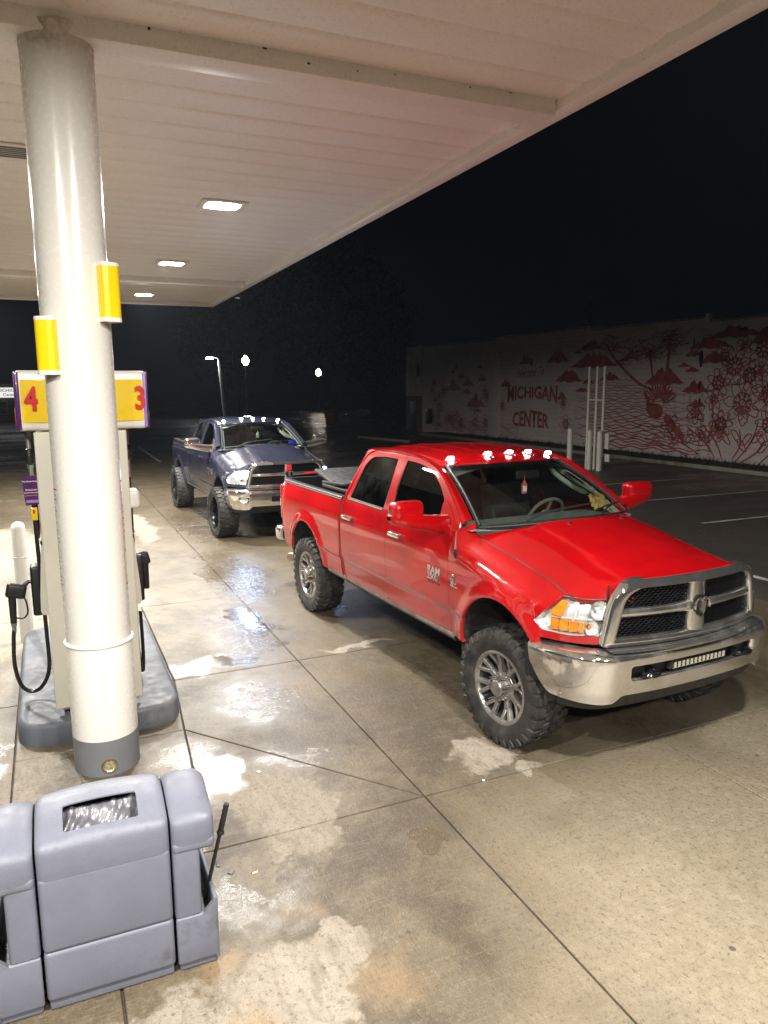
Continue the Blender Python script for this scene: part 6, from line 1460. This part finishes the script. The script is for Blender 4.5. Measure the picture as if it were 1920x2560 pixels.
# ------------------------------------------------------------------ street lamps
t = empty('street_lamp', (-58.0, 9.72, -0.024), 0, 'pale street lamp with bent arm, lit to the left, above the blue pickup', 'street lamp')
MB().tube([(0, 0, 0), (0, -0.16, 2.5), (0, -0.34, 4.9)], [0.14, 0.12, 0.10], 10).build('post', M['conc_pole'], t); MB().tube(spline([Vector((0, -0.34, 4.85)), Vector((0, -0.40, 5.1)), Vector((0, -0.62, 5.17)), Vector((0, -0.95, 5.19))], 5), 0.045, 8).build('arm', M['conc_pole'], t)
MB().rbox((0.0, -1.08, 5.19), (0.30, 0.62, 0.11), 0.04, 3).build('lamp_head', M['conc_pole'], t); MB().rbox((0.02, -1.08, 5.115), (0.30, 0.56, 0.09), 0.03).build('lit_panel', M['streetled'], t)
for x, y, z, lb in ((-58.5, 11.75, 4.93, 'dark lamp post with lit globe right of the bent arm lamp'), (-74.0, 23.7, 4.30, 'dark lamp post with lit globe farther right, near the tree')):
    t = empty('globe_lamp', (x, y, -0.024), 0, lb, 'street lamp', 'globe lamps along the far street')
    MB().tube([(0, 0, 0), (0, 0, 0.9), (0, 0, z-0.4)], [0.10, 0.06, 0.05], 10).build('post', M['postdark'], t)
    MB().lathe([(0.08, z-0.42), (0.20, z-0.36), (0.12, z-0.30)], 16).build('globe_seat', M['postdark'], t)
    MB().lathe([(0.12, z-0.32), (0.25, z-0.18), (0.30, z+0.02), (0.24, z+0.22), (0.12, z+0.32), (0.10, z+0.40), (0.001, z+0.46)], 20).build('globe', M['globe'], t, 60)
# planter
t = empty('street_planter', (-46.0, 14.75, -0.024), 0, 'dull red tapered planter standing across the road', 'planter')
MB().lathe([(0.36, 0), (0.52, 1.0), (0.58, 1.02), (0.58, 1.12), (0.50, 1.12), (0.48, 1.0)], 20).build('pot', M['planter'], t); MB().lathe([(0.49, 1.04), (0.001, 1.10)], 16).build('soil', M['under'], t)
# utility poles
for x, y, h, lb in ((-48.8, 40.0, 9.9, 'distant utility pole with cross arm above the mural building roof'), (-44.0, 7.45, 11.5, 'dark utility pole just right of the far canopy corner')):
    t = empty('utility_pole', (x, y, -0.024), R(20), lb, 'utility pole', 'utility poles'); MB().tube([(0, 0, 0), (0, 0, h)], [0.17, 0.12], 10).build('post', M['postdark'], t)
    MB().rbox((0, 0, h-0.8), (0.12, 2.2, 0.12), 0.01).build('cross_arm', M['postdark'], t)
    for yy in (-0.9, -0.4, 0.4, 0.9): MB().lathe([(0.05, 0), (0.06, 0.06), (0.03, 0.14)], 8, Matrix.Translation((0, yy, h-0.74))).build('insulator', M['postdark'], t)
    if x > -46: MB().lathe([(0.02, 0), (0.26, 0.02), (0.26, 0.8), (0.02, 0.85)], 14, Matrix.Translation((0.35, 0.0, h-3.2))).build('transformer', M['steelgrey'], t)
# trees across the street
M['leaf'] = simple('night_foliage', (0.035, 0.055, 0.020), 0.7, 0, 0.5, 1.5); M['bark'] = simple('dark_bark', (0.04, 0.03, 0.022), 0.9)
def tree(x, y, h, cr, label, seed, nl=5200):
    rnd = random.Random(seed); t = empty('street_tree', (x, y, -0.03), 0, label, 'tree', 'trees across the street')
    k = MB(); k.tube([(0, 0, 0), (0.15, 0.1, h*0.22), (0.0, 0.3, h*0.5), (0.2, 0.2, h*0.8)], [0.42, 0.34, 0.22, 0.06], 10); tips = []
    for i in range(16):
        z0 = h*rnd.uniform(0.2, 0.6); a = rnd.random()*6.28; L = cr*rnd.uniform(0.55, 1.0); e = Vector((L*math.cos(a), L*math.sin(a), z0+L*rnd.uniform(0.3, 0.75))); k.tube([(0.08, 0.15, z0), e*0.5+Vector((0, 0, z0*0.45)), e], [0.13, 0.08, 0.02], 6); tips.append(e)
    k.build('trunk', M['bark'], t); lf = MB(); cl = []
    for i in range(46):
        a = rnd.random()*6.28; u = rnd.uniform(-1, 1); r_ = cr*rnd.uniform(0.45, 1.0)*math.sqrt(1-u*u*0.8); cl.append((Vector((r_*math.cos(a), r_*math.sin(a), h*0.60+u*h*0.38)), cr*rnd.uniform(0.18, 0.34)))
    for i in range(nl):
        c, s = rnd.choice(cl); d = Vector((rnd.gauss(0, 1), rnd.gauss(0, 1), rnd.gauss(0, 0.8))); p = c+d.normalized()*s*rnd.random()**0.5; n_ = Vector((rnd.gauss(0, 1), rnd.gauss(0, 1), rnd.gauss(0, 1))).normalized(); u_ = n_.orthogonal().normalized()*rnd.uniform(0.22, 0.50); v_ = n_.cross(u_)*0.6
        lf.add([p-u_, p-v_, p+u_, p+v_], [(0, 1, 2, 3)])
    o = lf.build('crown', M['leaf'], t, None)
tree(-96, 32.5, 22.0, 10.5, 'broad dark tree rising behind the street lamps', 4, 12000); tree(-100, 42.0, 15.5, 6.5, 'smaller dark tree beside the mural building end', 5, 6000); tree(-98, 18.5, 14.5, 6.0, 'dim tree left of the broad dark tree', 6, 5000)
# ------------------------------------------------------------------ shop far left with a lit name board
sh = empty('corner_shop', (-62.0, -8.0, -0.024), 0, 'low shop with a lit white name board at the far left edge', 'building')
M['shopwall'] = simple('brown_shop_wall', (0.13, 0.085, 0.075), 0.8, 0, 0.2, 1.5); M['litboard'] = emis('lit_name_board', (1.0, 0.95, 0.93), 0.85); M['shopglow'] = emis('lit_shop_window', (1.0, 0.78, 0.74), 0.10)
M['litboard'].cycles.emission_sampling = 'NONE'; M['shopglow'].cycles.emission_sampling = 'NONE'
MB().box((-8, -9, 0), (0, 3.2, 3.05)).build('wall', M['shopwall'], sh, None); MB().rbox((-4, -2.9, 3.1), (8.4, 12.6, 0.14), 0.03).build('roof', M['roofedge'], sh)
bd = MB().rbox((0.09, 0.9, 2.42), (0.14, 3.6, 0.78), 0.02).build('name_board', M['litboard'], sh)
for txt, z, sz in (('MICHIGAN', 2.58, 0.34), ('Center', 2.24, 0.30)):
    me = text_mesh(txt, sz, 0.002, 0.004, 'CENTER', 1.1); xf(me, basis((0.166, 1.55, z), (0,1,0), (0,0,1), (1,0,0))); link('board_lettering', me, M['ink_green'], bd)
MB().rbox((0.05, -3.0, 2.45), (0.1, 3.6, 0.7), 0.02).build('pink_board', M['shopglow'], sh)
for y in (-7, -4.5, -2, 0.4): w = MB().rbox((0.03, y, 1.25), (0.06, 1.9, 1.1), 0.01).build('window', M['roofedge'], sh); MB().box((0.064, y-0.85, 0.8), (0.068, y+0.85, 1.7)).build('window_pane', M['tint2'], w, None)
MB().tube([(0.6, 0.1, 0), (0.6, 0.1, 3.1)], 0.07, 8).build('porch_post', M['postdark'], sh)
# ------------------------------------------------------------------ thin night mist
T = NT('night_mist'); v = T.n('VolumePrincipled', {'Color': (0.78, 0.86, 1.0, 1), 'Density': 0.00032, 'Anisotropy': 0.3}).outputs[0]
T.t.links.new(v, T.out.inputs['Volume'])
hz = MB(); hz.box((-420, -420, -1.1), (420, 420, 24)); hz = hz.build('haze', T.m, None, None); tag(hz, 'thin night mist hanging in the air', 'haze', None, 'stuff')
